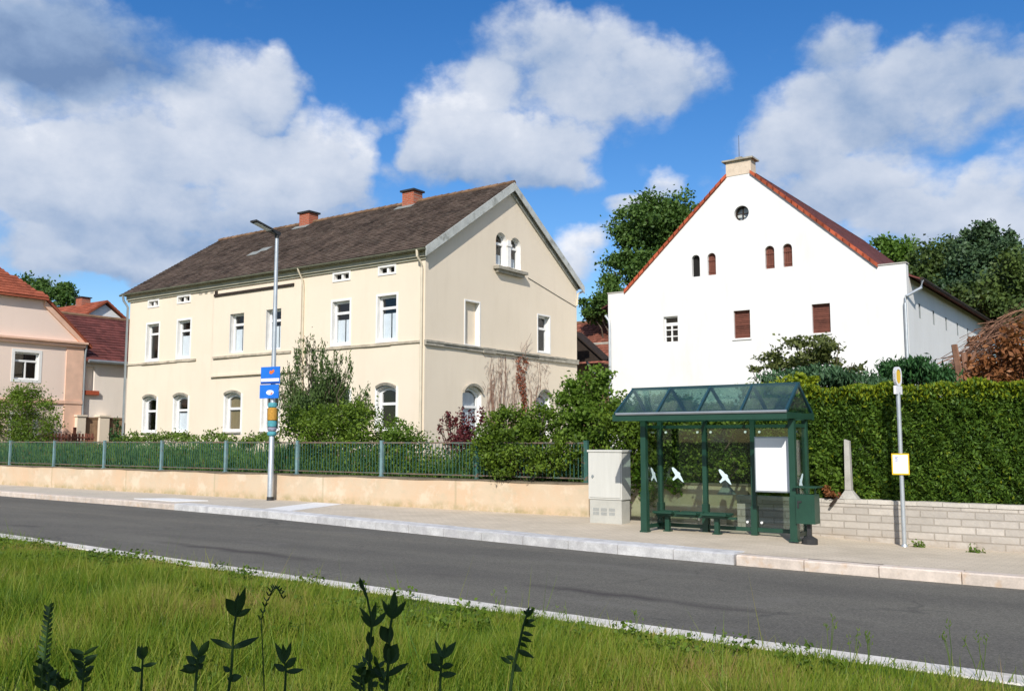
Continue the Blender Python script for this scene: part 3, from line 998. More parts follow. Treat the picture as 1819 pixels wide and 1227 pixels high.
for px, py in ((452, 452), (470, 445)):
    d_ = ray(px, py)
    # a patch of lighter repair tiles on the front slope
    t_ = (slope_z(0) * 0 + (RZ - .655 * RY) - HC) / (d_.z - .655 * d_.y)
    p = CAM + d_ * t_
    mb.prism([p + V3((-.35, -.18, -.118 + .06)), p + V3((.35, -.18, -.118 + .06)), p + V3((.35, .18, .118 + .06)), p + V3((-.35, .18, .118 + .06))], (0, 0, .012))
mb.build('repair_patch', M['patina'], rf)
# downpipes
def pipe(parent, pts, r, mat, name='downpipe'):
    mb = MB(); mb.tube(pts, r, 8)
    return mb.build(name, mat, parent, True)
zg = slope_z(ye)
pipe(house, [(X1 - .12, ye - .05, zg - .05), (X1 - .12, ye - .03, zg - .28), (X1 - .10, YF - .12, zg - .55), (X1 - .10, YF - .09, 8.0), (X1 - .10, YF - .09, .6)], .05, M['cream_pipe'])
pipe(house, [(-28.95, ye - .05, zg - .05), (-28.95, ye - .03, zg - .15), (-28.92, YF - .14, zg - .45), (-28.92, YF - .05, 7.9), (-28.92, YF - .05, .6)], .042, M['cream_pipe'])
pipe(house, [(X0 - .1, ye - .05, zg - .05), (X0 - .1, ye, zg - .3), (X0 - .04, YF - .1, zg - .6), (X0 - .04, YF - .09, .6)], .055, M['zinc'])
pipe(house, [(X1 + .06, YB + .4, slope_z(YB + .4) - .1), (X1 + .04, YB + .05, slope_z(YB) - .5), (X1 + .03, YB - .03, 7.8)], .045, M['cream_pipe'])
mb = MB()
mb.tube([FG.p(32.45, 8.55, .02), FG.p(34.5, 8.12, .02), FG.p(36.3, 7.75, .02)], .012, 5)
mb.build('cable', M['dark'], house)
for k in range(5):
    mb = MB()
    u = -35.9 + k * .42
    mb.fbox(FF, u, u + random.uniform(.1, .3), 8.20 - .01 * k, 8.30, 0, .012 + .002 * k)
    mb.build('broken_plaster', M['moulding'], house)

# bare climber on the gable
r = thing('climbing_plant', 'bare leafless climber with a rust brown streak on the gable wall of the cream house', 'climber', (X1, 31.5, .5))
mb = MB()
for k in range(75):
    y0 = random.uniform(29.5, 33.4); z0 = random.uniform(.6, 2.2)
    p = V3((X1 + .03, y0, z0)); pts = [p]
    n = random.randint(5, 11)
    for i in range(n):
        p = p + V3((0, random.uniform(-.12, .14), random.uniform(.2, .42)))
        if p.z > 5.06: break
        pts.append(p.copy())
    if len(pts) > 2:
        mb.tube(pts, [.014 - .010 * i / len(pts) for i in range(len(pts))], 4)
for k in range(260):
    p = V3((X1 + .03, random.uniform(29.4, 33.9), random.uniform(3.4, 5.0)))
    e = p + V3((0, random.uniform(-.35, .35), random.uniform(-.25, .3)))
    mb.tube([p, p.lerp(e, .5) + V3((0, 0, .04)), e], .005, 3)
for k in range(6):
    p = V3((X1 + .14, 31.9 + random.uniform(-.2, .2), 5.1)); e = p + V3((0, random.uniform(-.1, 1.0), random.uniform(.5, 1.1)))
    mb.tube([p, p.lerp(e, .5) + V3((0, -.1, .1)), e], .007, 4)
mb.build('stem', M['twig'], r)
n = 420
ys = RNG.uniform(0, 1, n); zz = RNG.uniform(2.4, 5.1, n)
wd = .08 + .34 * np.clip((zz - 2.6) / 2.4, 0, 1)
pts = np.stack([X1 + RNG.uniform(.02, .12, n), 31.95 + .12 * np.sin(zz * 2.5) + (ys - .5) * 2 * wd, zz], 1)
leaf_obj('leaves', pts, .12, LF['rustleaf'], r, .0, .5)

# ------------------------------------------------------------------ white gabled house
WY, WX0, WX1 = 38.0, -21.65, -8.40
AX = -15.1
wh = thing('white_house', 'white plastered gable house with red tiled roof, round window and brown shutters', 'house', (AX, 46, .5))
FWh = Fr((0, WY, 0), (1, 0, 0))
FWs = Fr((WX1, 0, 0), (0, 1, 0))
hl = [circle(-15.0, 11.42, .33, 24)]
arch4 = [(-17.37, -16.98), (-16.62, -16.23), (-14.01, -13.60), (-13.24, -12.84)]
for a, b in arch4:
    hl.append(segarch(a, b, 8.86, 9.84, .195, 10))
sq = [(-18.80, -18.10), (-15.47, -14.74), (-12.10, -11.36)]
for a, b in sq:
    hl.append(rect(a, b, 6.0, 7.19))
gout = [(WX0, .4), (WX1, .4), (WX1, 8.48), (-9.46, 8.48), (-14.56, 13.10), (-14.56, 13.74), (-15.62, 13.74), (-15.62, 13.10), (-20.72, 8.50), (WX0, 8.50)]
mb = MB()
wall(mb, FWh, gout, hl, .2, 0, 0)
# back of the parapet and its top edge
n = len(gout)
for i in range(1, n):
    a, b = gout[i], gout[(i + 1) % n]
    if i in (1, n - 1):                 # the corners run into the side walls
        zl = 8.0 if i == 1 else 7.6
        a = (a[0], max(a[1], zl)); b = (b[0], max(b[1], zl))
    mb.quad(FWh.p(*a, 0), FWh.p(*b, 0), FWh.p(*b, -.38), FWh.p(*a, -.38))
wall(mb, FWh, gout[2:10], [], 0, 0, 0, -.38)
side_open = []
for k in range(5):
    side_open.append(rect(39.9 + k * 2.6, 40.2 + k * 2.6, 6.55, 7.15))
wall(mb, FWs, [(WY, .4), (58, .4), (58, 8.0), (WY, 8.0)], side_open, .2, 0, 1)
mb.quad((WX0, WY, .4), (WX0, 58, .4), (WX0, 58, 7.6), (WX0, WY, 7.6))
mb.poly([(WX0, 58, .4), (WX1, 58, .4), (WX1, 58, 7.6), (AX, 58, 13.3), (WX0, 58, 7.6)])
mb.build('wall', [M['white_wall'], M['zinc']], wh)
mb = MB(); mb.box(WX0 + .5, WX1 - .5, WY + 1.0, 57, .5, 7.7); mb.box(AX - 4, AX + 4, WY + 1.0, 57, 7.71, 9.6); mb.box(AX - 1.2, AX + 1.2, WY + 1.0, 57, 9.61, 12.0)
mb.build('room_dark_fill', M['black'], wh)  # black fill for the darkness behind the windows
for h in side_open:
    b = MB(); b.poly([FWs.p(*q, -.15) for q in h]); b.build('side_opening', M['dark'], wh)
# round window
ow = MB(); ring(ow, FWh, inset(hl[0], .002), inset(hl[0], .05), -.25, -.14)
ow.fbox(FWh, -15.02, -14.98, 11.12, 11.72, -.22, -.18); ow.fbox(FWh, -15.3, -14.7, 11.40, 11.44, -.22, -.178)
w = ow.build('round_window', M['darkwood'], wh)
g = MB(); g.poly([FWh.p(*q, -.23) for q in inset(hl[0], .04)]); g.build('pane', M['pane'], w)
for i, (a, b) in enumerate(arch4):
    if i == 0:
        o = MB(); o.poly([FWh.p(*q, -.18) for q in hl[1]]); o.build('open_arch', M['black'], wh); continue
    sb = MB()
    hole = hl[i + 1]
    sb.poly([FWh.p(*q, -.15) for q in hole])
    k = 0
    while k < 4:
        u = a + .03 + k * (b - a - .02) / 4
        sb.fbox(FWh, u, u + (b - a) / 4 - .035, 8.87, 9.68, -.15, -.125); k += 1
    sb.fbox(FWh, a + .01, b - .01, 9.0, 9.05, -.125, -.10); sb.fbox(FWh, a + .01, b - .01, 9.5, 9.55, -.125, -.10)
    sb.build('arched_shutter', M['brown'], wh)
w = window(wh, FWh, hl[5], .14, .06, 6.82, True, 3, None, 0.)
for i in (1, 2):
    a, b = sq[i]
    sb = MB()
    sb.poly([FWh.p(*q, -.17) for q in hl[5 + i]])
    nb = 13
    for k in range(nb):
        z = 6.02 + k * 1.02 / nb
        sb.fbox(FWh, a + .05, b - .05, z, z + 1.02 / nb - .015, -.17, -.14 + (.012 if k % 2 else 0))
    sb.fbox(FWh, a + .003, a + .05, 6.0, 7.19, -.17, -.12); sb.fbox(FWh, b - .05, b - .003, 6.0, 7.19, -.17, -.12)
    sb.fbox(FWh, a + .05, b - .05, 6.0, 6.05, -.17, -.115)
    s_ = sb.build('shutter', M['brown'], wh)
    s2 = MB(); s2.fbox(FWh, a - .06, b + .06, 5.92, 5.995, 0, .05); s2.build('sill', M['white_wall'], s_)
# roof with verge tiles riding over the gable slopes
rb = MB()
sl = 4.62 / 5.10
def wz(x): return 13.57 - sl * abs(x - AX) + .12
S1 = V3((-1, 0, sl)); S2 = V3((1, 0, sl))
xe = -9.44
Lr = math.hypot(AX - xe, sl * (AX - xe))
topc = lambda u, s: s < Lr - .85 or u > .75
tiles(rb, (xe, WY + .02, wz(xe)), (0, 1, 0), S1, 20.1, Lr, .22, .30, .005, .004, 0, topc)
tiles(rb, (AX * 2 - xe, WY + .02, wz(xe)), (0, 1, 0), S2, 20.1, Lr, .22, .30, .005, .004, 0, topc)
# flatter sprocketed eave past the kneelers
xo, zo = -7.95, 7.93
tiles(rb, (xo, WY + .40, zo), (0, 1, 0), V3((xe - xo, 0, wz(xe) - zo)), 19.7, math.hypot(xe - xo, wz(xe) - zo), .22, .30, .005, .004)
xo2 = 2 * AX - xo
tiles(rb, (xo2, WY + .40, zo), (0, 1, 0), V3((-(xe - xo), 0, wz(xe) - zo)), 19.7, math.hypot(xe - xo, wz(xe) - zo), .22, .30, .005, .004)
for s_ in (1, -1):
    a = AX + s_ * (xe - AX)
    rb.prism([V3((a, WY + .39, wz(xe) - .06)), V3((AX, WY + .39, 13.69 - .06)), V3((AX, 58.1, 13.69 - .06)), V3((a, 58.1, wz(xe) - .06))], (0, 0, .05))
    b_ = AX + s_ * (xo - AX)
    rb.prism([V3((b_, WY + .40, zo - .06)), V3((a, WY + .40, wz(xe) - .06)), V3((a, 58.1, wz(xe) - .06)), V3((b_, 58.1, zo - .06))], (0, 0, .05))
rw = rb.build('roof', M['roof_maroon'], wh)
for s_ in (1, -1):
    vb = MB()
    xa = AX + s_ * .55
    xb = AX + s_ * 5.66
    n = 20
    for k in range(n):
        t0, t1 = k / n, min(1, (k + 1.12) / n)
        p0 = V3((xb + (xa - xb) * t0, WY - .10, 8.44 + (13.10 - 8.44) * t0)); p1 = V3((xb + (xa - xb) * t1, WY - .10, 8.44 + (13.10 - 8.44) * t1))
        p1.z -= .012
        vb.prism([p0, p1, p1 + V3((0, 0, .15)), p0 + V3((0, 0, .17))], (0, .5, 0))
    vb.build('verge_tiles', M['roof_red'], rw)
mb = MB()
for a, b in ((WX0 - .03, -20.66), (-9.52, WX1 + .03)):
    mb.box(a, b, WY - .03, WY + .42, 8.50, 8.55)
mb.build('kneeler_cap', M['concrete'], wh)
mb = MB(); mb.box(-15.66, -14.52, WY - .02, WY + .55, 13.12, 13.76)
ch = mb.build('chimney', pbr('chimney_plaster', (.68, .56, .43), .9, .15, 3, 30, .2, stain=(3, .5, .7, (.45, .36, .27), .6)), rw)
mb = MB(); mb.box(-15.80, -14.40, WY - .14, WY + .68, 13.76, 13.83)
mb.box(-15.25, -14.95, WY + .05, WY + .4, 13.83, 13.94)
mb.build('chimney_cap', M['moulding'], ch)
mb = MB(); mb.tube([(-15.12, WY + .2, 13.9), (-15.12, WY + .2, 14.95)], [.014, .008], 6); mb.build('lightning_rod', M['dark'], ch)
mb = MB()
mb.tube([(xo + .03, WY + .35, zo - .03), (xo + .03, 58.1, zo - .03)], .06, 8)
mb.build('gutter', M['darkwood'], wh)
pipe(wh, [(xo + .02, WY + .5, zo - .08), (xo - .02, WY + .45, zo - .38), (WX1 - .02, WY - .12, zo - .75), (WX1 - .06, WY - .10, zo - 1.0), (WX1 - .06, WY - .10, .6)], .06, M['galv'])
pipe(wh, [(WX0 - .3, WY + .5, 7.55), (WX0 - .1, WY - .05, 7.45), (WX0 + .10, WY - .11, 7.2), (WX0 + .13, WY - .10, 6.9), (WX0 + .13, WY - .10, .6)], .06, M['galv'])

# ------------------------------------------------------------------ shed and barn between the houses
r = thing('lean_to_shed', 'dark timber shed gable tucked behind the cream house with a pale brace', 'shed', (-21, 41, .5))
P1 = aty(1020, 594, 40.0); P2 = aty(1071, 640, 40.0)
mb = MB()
mb.prism([V3((P1.x - 2.0, 40, P1.z + 2.0 * .0)), V3((P1.x, 40, P1.z)), P2, V3((P1.x - 2.0, 40, P2.z))], (0, .12, 0))
mb.build('gable', M['darkwood'], r)
mb = MB()
mb.prism([V3((P1.x - 2.0, 39.85, P1.z + .06)), V3((P1.x, 39.85, P1.z + .06)), P2 + V3((.1, -.15, -.02)), P2 + V3((.1, -.15, .06)), V3((P1.x, 39.85, P1.z + .16)), V3((P1.x - 2.0, 39.85, P1.z + .16))], (0, .9, 0))
mb.build('roof', M['darkwood'], r)
mb = MB(); mb.box(P1.x - 2.0, P2.x - .75, 41.0, 45, .5, P2.z); mb.build('wall', M['wood'], r)
mb = MB(); mb.bar(aty(1041, 640, 40.2), aty(1056, 664, 40.2), .08); mb.build('brace', M['zinc'], r)

r = thing('barn', 'old barn with faded red tiled roof seen between the cream and white houses', 'barn', (-26, 56, .5))
A = aty(1034, 573, 56.0); A2 = aty(1100, 572, 56.0); E1 = aty(1062, 662, 52.0); 
ez = E1.z
rb = MB()
xl, xr = A.x - 9.0, A2.x + 3
tiles(rb, (xl, 51.0, ez), (1, 0, 0), V3((0, 5, A.z - ez)), xr - xl, math.hypot(5, A.z - ez), .3, .3, .025, .02)
rb.prism([V3((xl, 51, ez - .06)), V3((xr, 51, ez - .06)), V3((xr, 56, A.z - .06)), V3((xl, 56, A.z - .06))], (0, 0, .05))
rb.prism([V3((xl, 61, ez - .06)), V3((xr, 61, ez - .06)), V3((xr, 56, A.z - .06)), V3((xl, 56, A.z - .06))], (0, 0, .05))
rw = rb.build('roof', M['roof_barn'], r)
mb = MB(); mb.tube([(xl, 56, A.z), (xr, 56, A.z)], .12, 8); mb.build('ridge_cap', M['ridge'], rw)
zm = ez + (A.z - ez) * .5
mb = MB(); mb.prism([V3((xl, 53.45, zm + .02)), V3((xr, 53.45, zm + .02)), V3((xr, 53.65, zm + .13)), V3((xl, 53.65, zm + .13))], (0, -.02, .06)); mb.build('snow_guard', M['moulding'], rw)
mb = MB(); mb.box(xl + .3, xr - .3, 51.5, 60.5, .4, ez + .2)
for s_ in (xl + .3, xr - .32):
    mb.prism([V3((s_, 51.5, ez + .2)), V3((s_, 60.5, ez + .2)), V3((s_, 56, A.z - .15))], (.02, 0, 0))
mb.build('wall', M['wood'], r)

# ------------------------------------------------------------------ pink house, annex, orange house
PX = -46.0
r = thing('pink_house', 'pink plastered house with salmon trim and half hipped gable at the left edge', 'house', (-52, 22, .4))
FP = Fr((PX, 0, 0), (0, 1, 0))
py0, py1 = 17.9, 26.2
pc = (py0 + py1) / 2
hp = 8.62; er = 6.65; rzp = er + .9 * (pc - py0)
hw = (rzp - hp) / .9
wins = [rect(22.72, 23.92, 4.62, 5.95), rect(19.9, 21.1, 4.62, 5.95), rect(22.72, 23.92, 1.5, 2.9)]
mb = MB()
wall(mb, FP, [(py0, .2), (py1, .2), (py1, er), (pc + hw, hp), (pc - hw, hp), (py0, er)], wins, .16, 0, 1)
for y in (py0, py1):
    mb.quad((PX, y, .2), (-58, y, .2), (-58, y, er), (PX, y, er))
mb.poly([(-58, py0, .2), (-58, py1, .2), (-58, py1, er), (-58, pc, rzp), (-58, py0, er)])
mb.build('wall', [M['pink'], M['surround']], r)
mb = MB(); mb.box(-57, PX - 1.2, py0 + .5, py1 - .5, .5, er - .1); mb.build('room_dark_fill', M['black'], r)  # solid black block standing in for unlit rooms
for h in wins:
    window(r, FP, h, .14, .08, h[2][1] - .42, True, 0, None, .14)
mb = MB(); mb.fbox(FP, 25.3, py1 + .01, .3, er - .24, 0, .05); mb.build('corner_pilaster', M['pink_trim'], r)
mb = MB(); mb.fbox(FP, py0, py1 + .05, er - .24, er - .08, 0, .16); mb.fbox(FP, py0, py1 + .12, er - .08, er + .02, 0, .26); mb.build('cornice', M['pink_trim'], r)
mb = MB(); mb.fbox(FP, py0, 25.3, 3.5, 3.66, 0, .08); mb.fbox(FP, 25.3, py1 + .03, 3.5, 3.66, .05, .09); mb.build('string_course', M['pink_trim'], r)
for s_ in (1, -1):
    mb = MB()
    a = FP.p(pc + s_ * (pc - py0 + .12), er - .02, 0); b = FP.p(pc + s_ * hw, hp, 0)
    mb.prism([a, b, b + V3((0, 0, -.30)), a + V3((0, -.34 * s_, .0))], (.12, 0, 0))
    mb.build('verge_trim', M['pink_trim'], r)
rb = MB()
oh = .22
for s_ in (1, -1):
    ya = pc + s_ * (pc - py0 + .35); za = er - .28
    a = V3((PX + oh, ya, za)); b = V3((PX + oh, pc + s_ * hw, hp + .06)); c = V3((PX - hw, pc, rzp + .06)); d = V3((-58.2, pc, rzp + .06)); e = V3((-58.2, ya, za))
    rb.prism([a, b, c, d, e], (0, 0, .10))
rb.prism([V3((PX + oh + .1, pc - hw - .1, hp - .02)), V3((PX + oh + .1, pc + hw + .1, hp - .02)), V3((PX - hw, pc, rzp + .08))], (0, 0, .10))
sv = V3((-(hw + oh + .1), 0, rzp - hp + .1))
tiles(rb, (PX + oh + .1, pc - hw - .1, hp + .09), (0, 1, 0), sv, 2 * hw + .2, sv.length, .24, .24, .02, .012, 0,
      lambda u, s: abs(u - hw - .1) < (hw + .1) * (1 - s / sv.length) + .05)
for s_ in (1, -1):
    Ls = math.hypot(pc - py0 + .35, rzp - er + .34)
    tiles(rb, (PX + oh if s_ > 0 else -58.2, pc + s_ * (pc - py0 + .35), er - .16), (-s_, 0, 0), V3((0, -s_ * (pc - py0 + .35), rzp - er + .34)), 12.4, Ls, .24, .24, .02, .012, 0,
          (lambda u, s: s < Ls * .52 or u > (s / Ls - .52) * 4.6) if s_ > 0 else (lambda u, s: s < Ls * .52 or 12.4 - u > (s / Ls - .52) * 4.6))
rb.build('roof', M['roof_orange'], r)
pipe(r, [(PX + .1, py1 + .12, er - .1), (PX + .06, py1 + .08, er - .6), (PX + .06, py1 + .08, .5)], .05, M['zinc'])

r = thing('annex_house', 'low off white annex with dark maroon tiled roof between pink and cream houses', 'house', (-52, 31, .4))
AXX = -46.12
RXX = AXX - 4.0
FA = Fr((AXX, 0, 0), (0, 1, 0))
ay0, ay1 = 26.25, 36.0
zea = atx(180, 641, AXX + .35).z; zra = atx(170, 564, RXX).z
mb = MB()
na = atx(146, 650, AXX); nb_ = atx(167, 694, AXX)
nh = rect(na.y, nb_.y, nb_.z, na.z)
wall(mb, FA, [(ay0, .2), (ay1, .2), (ay1, zea + .1), (ay0, zea + .1)], [nh], .2, 0, 0)
mb.poly([FA.p(*q, -.2) for q in nh])
XB = RXX - 4.0
for y in (ay0, ay1):
    mb.quad((AXX, y, .2), (XB, y, .2), (XB, y, zea + .1), (AXX, y, zea + .1))
    mb.poly([(AXX, y, zea + .1), (RXX, y, zra - .12), (XB, y, zea + .1)])
mb.build('wall', M['annex'], r)
rb = MB()
sv = V3((-4.35, 0, zra - zea))
tiles(rb, (AXX + .35, ay0 + .05, zea), (0, 1, 0), sv, ay1 - ay0 + .1, sv.length, .28, .30, .03, .01)
for s_ in (AXX + .35, XB - .35):
    rb.prism([V3((s_, ay0 + .05, zea - .06)), V3((s_, ay1 + .15, zea - .06)), V3((RXX, ay1 + .15, zra - .06)), V3((RXX, ay0 + .05, zra - .06))], (0, 0, .05))
rr_ = rb.build('roof', M['roof_maroon'], r)
mb = MB(); mb.tube([(RXX, ay0 + .05, zra + .02), (RXX, ay1 + .15, zra + .02)], .12, 8); mb.build('ridge_cap', M['ridge'], rr_)
mb = MB(); mb.tube([(AXX + .4, ay0 + .1, zea - .04), (AXX + .4, ay1 + .15, zea - .06)], .085, 8); mb.build('gutter', M['zinc'], r)
mb = MB(); mb.fbox(FA, na.y - .1, nb_.y + .2, nb_.z - .22, nb_.z, -.1, .16); mb.build('sill', M['roof_red'], r)

g_ = thing('garden_gate', 'brown board gate between two cream pillars under the off white annex wall', 'gate', (-45.7, 28, .5))
FGt = Fr((-45.7, 0, 0), (0, 1, 0))
def ug(px): return atx(px, 760, -45.7).y
zt = atx(165, 740, -45.7).z
for a, b in ((137, 152), (177, 194)):
    mb = MB(); mb.fbox(FGt, ug(a), ug(b), .4, zt, -.4, 0); mb.fbox(FGt, ug(a) - .05, ug(b) + .05, zt, zt + .09, -.45, .05); mb.build('pillar', M['cream'], g_)
for a, b in ((152, 177), (194, 224)):
    mb = MB()
    u = ug(a) + .01; e = ug(b) - .01; n = 8
    for k in range(n):
        mb.fbox(FGt, u + (e - u) * k / n, u + (e - u) * (k + .94) / n, .55, zt - .12, -.22, -.18)
    mb.fbox(FGt, u, e, zt - .12, zt - .02, -.25, -.15); mb.fbox(FGt, u, e, 1.0, 1.1, -.18, -.15)
    mb.build('gate_leaf', M['wood'], g_)

g_ = thing('picket_fence', 'low rust red wooden fence in front of the pink house wall', 'fence', (-44.8, 25, .5))
mb = MB()
for k in range(16):
    y = 23.6 + k * .17
    mb.box(-44.83, -44.8, y, y + .11, .55, 1.98 + .03 * (k % 2))
mb.box(-44.80, -44.76, 23.6, 26.3, 1.0, 1.08); mb.box(-44.80, -44.76, 23.6, 26.3, 1.75, 1.83)
mb.build('pickets', pbr('red_brown_boards', (.26, .10, .065), .85, .2, 4, 30, .2, island=.2), g_)
mb = MB(); mb.box(-44.9, -44.78, 25.22, 25.34, .5, 2.3); mb.build('post', M['brown'], g_)

r = thing('orange_roof_house', 'distant house with bright orange tiled roof and white gable above the annex', 'house', (-70, 40, .4))
gp = atx(187, 537, -64); ge = atx(222, 566, -64)
hwid = ge.y - gp.y
eh = ge.z - .2
mb = MB()
mb.poly([(-64, gp.y - hwid, .2), (-64, gp.y + hwid, .2), (-64, gp.y + hwid, eh), (-64, gp.y, gp.z - .15), (-64, gp.y - hwid, eh)])
mb.quad((-64, gp.y - hwid, .2), (-76, gp.y - hwid, .2), (-76, gp.y - hwid, eh), (-64, gp.y - hwid, eh))
mb.quad((-64, gp.y + hwid, .2), (-76, gp.y + hwid, .2), (-76, gp.y + hwid, eh), (-64, gp.y + hwid, eh))
mb.build('wall', M['white_wall'], r)
rb = MB()
for s_ in (1, -1):
    ya = gp.y + s_ * (hwid + .4); za = eh - .4 * (gp.z - ge.z) / hwid
    rb.prism([V3((-63.7, ya, za)), V3((-63.7, gp.y, gp.z)), V3((-78, gp.y, gp.z)), V3((-78, ya, za))], (0, 0, .12))
    sv = V3((0, gp.y - ya, gp.z - za))
    tiles(rb, (-78 if s_ < 0 else -63.7, ya, za + .12), (1 if s_ < 0 else -1, 0, 0), sv, 14.3, sv.length, .3, .3, .025, .01)
rr_ = rb.build('roof', M['roof_orange'], r)
cp = atx(163, 548, -66.0)
mb = MB(); mb.box(-67.3, -66.5, gp.y - .4, gp.y + .3, gp.z - .6, gp.z + .55)
ch = mb.build('chimney', M['brick_red'], rr_)
mb = MB(); mb.box(-67.38, -66.42, gp.y - .48, gp.y + .38, gp.z + .55, gp.z + .62); mb.build('chimney_cap', M['dark'], ch)

# ------------------------------------------------------------------ garden wall and fence
WYF = 17.66
o = thing('garden_wall', 'low orange rendered garden wall with stains carrying the green fence', 'wall', (-26, WYF + .15, 0))
mb = MB()
segs = np.arange(-46, -10.2, .6)
top = .70
zt = [top + .012 * math.sin(x * 1.7) + .008 * math.sin(x * 4.1) for x in segs]
fy = [WYF + .015 * math.sin(x * .9) + .01 * math.sin(x * 2.7) for x in segs]
for i in range(len(segs) - 1):
    a, b = segs[i], segs[i + 1]
    mb.quad((a, fy[i], -.1), (b, fy[i + 1], -.1), (b, fy[i + 1], zt[i + 1]), (a, fy[i], zt[i]))
mb.quad((segs[-1], fy[-1], -.1), (segs[-1], WYF + .35, -.1), (segs[-1], WYF + .35, zt[-1]), (segs[-1], fy[-1], zt[-1]))
mb.quad((-46, WYF + .35, -.1), (segs[-1], WYF + .35, -.1), (segs[-1], WYF + .35, top), (-46, WYF + .35, top))
mb.build('wall', M['garden_wall'], o)
mb = MB()
for i in range(len(segs) - 1):
    a, b = segs[i], segs[i + 1] - .002
    mb.hexa([(a, fy[i] - .02, zt[i] - .006), (b, fy[i + 1] - .02, zt[i + 1] - .006), (b, WYF + .36, top - .01), (a, WYF + .36, top - .01),
             (a, fy[i] - .018, zt[i] + .022), (b, fy[i + 1] - .018, zt[i + 1] + .022), (b, WYF + .36, top + .03), (a, WYF + .36, top + .03)])
mb.build('coping', pbr('mossy_coping', (.16, .13, .09), .95, .3, 3, 30, .4), o)
o = thing('garden_wall', 'short orange rendered wall stub behind the bus shelter bench', 'wall', (-8.5, 17.8, 0))
mb = MB(); mb.box(-10.26, -6.98, WYF, WYF + .35, -.1, .76)
mb.build('wall', M['garden_wall'], o)
mb = MB(); mb.box(-10.27, -6.97, WYF - .02, WYF + .37, .76, .80); mb.build('coping', pbr('stub_coping', (.22, .17, .12), .95, .3, 3, 30, .4), o)

f = thing('railing_fence', 'faded green metal railing fence with grey green posts on the orange wall', 'fence', (-26, WYF + .17, .7))
px_ = [-45.5, -42.35, -39.2, -36.05] + [-32.91, -29.71, -26.46, -23.25, -20.12, -16.91, -13.8, -10.75]
FY = WYF + .17
pm = pbr('post_paint', (.16, .26, .27), .6, .2, 5, 50, .05, .35, stain=(4., .55, .66, (.30, .22, .18), .6))
for x in px_:
    mb = MB(); w_ = .04 if x < -11 else .05
    mb.box(x - w_, x + w_, FY - .035, FY + .035, .72, 1.63); mb.box(x - w_ - .006, x + w_ + .006, FY - .04, FY + .04, 1.63, 1.65)
    mb.box(x - w_ - .03, x + w_ + .03, FY - .06, FY + .06, .72, .735)
    mb.build('post', M['fence_green'] if x > -14 else pm, f)
for a, b in zip(px_[:-1], px_[1:]):
    mb = MB()
    mb.box(a + .055, b - .055, FY - .015, FY + .015, 1.575, 1.61)
    mb.box(a + .055, b - .055, FY - .015, FY + .015, .80, .83)
    n = int((b - a) / .105)
    for k in range(1, n):
        x = a + (b - a) * k / n + random.uniform(-.006, .006)
        mb.box(x - .0065, x + .0065, FY - .0065, FY + .0065, .832, 1.573, 1)
    mb.build('railing_panel', [M['rust'], M['fence_green']], f)

# block wall with concrete posts
o = thing('block_wall', 'low pale split block wall below the clipped hedge', 'wall', (-2, 17, 0))
mb = MB()
bx = [-6.9, -5.4, -4.4, -3.6, -2.2, 0, 6, 20]
for i in range(len(bx) - 1):
    mb.box(bx[i], bx[i + 1], 16.9, 17.12, -.3, .555)
w = mb.build('wall', M['block'], o)
mb = MB()
x = -6.92
while x < 20:
    mb.box(x + .003, x + .397, 16.885, 17.125, .557, .625 + random.uniform(-.004, .004)); x += .4
mb.build('coping', pbr('block_coping', (.53, .49, .43), .9, .12, 5, 40, .4, island=.06), o)
for px, zb, zt, lab in ((1509, .62, 1.67, 'tall grey concrete post with flared foot on the block wall against the hedge'), (1291, .62, 1.0, 'short grey concrete post on the block wall end behind the shelter glass')):
    p = aty(px, 870, 17.0)
    o = thing('concrete_post', lab, 'post', (p.x, 17.0, zb))
    mb = MB()
    mb.hexa([(p.x - .16, 16.9, zb + .01), (p.x + .16, 16.9, zb + .01), (p.x + .16, 17.1, zb + .01), (p.x - .16, 17.1, zb + .01),
             (p.x - .06, 16.93, zb + .16), (p.x + .05, 16.93, zb + .16), (p.x + .05, 17.05, zb + .16), (p.x - .06, 17.05, zb + .16)])
    mb.build('foot', M['concrete'], o)
    mb = MB(); mb.hexa([(p.x - .06, 16.93, zb + .165), (p.x + .05, 16.93, zb + .165), (p.x + .05, 17.05, zb + .165), (p.x - .06, 17.05, zb + .165),
             (p.x - .045, 16.93, zt), (p.x + .04, 16.93, zt - .03), (p.x + .04, 17.03, zt - .03), (p.x - .045, 17.03, zt)])
    mb.build('shaft', M['concrete'], o)
# withered branch over the wall
p = aty(1470, 875, 16.85)
o = thing('withered_branch', 'withered rust brown branch hanging over the top of the block wall beside the bin', 'branch', (p.x, 16.85, .62))
mb = MB()
mb.tube([aty(1489, 878, 16.98), aty(1485, 886, 16.84), aty(1474, 899, 16.82)], [.03, .028, .022], 7)
mb.tube([aty(1489, 878, 16.98), aty(1470, 868, 16.86)], [.012, .005], 6)
mb.build('stick', M['darkwood'], o, True)
pts = blob_points([B(1472, 872, 16.88, 9, 9), B(1482, 880, 16.88, 9, 6)], 260, 8, .3)
leaf_obj('dry_leaves', pts, .07, LF['dead'], o, .2, .5)

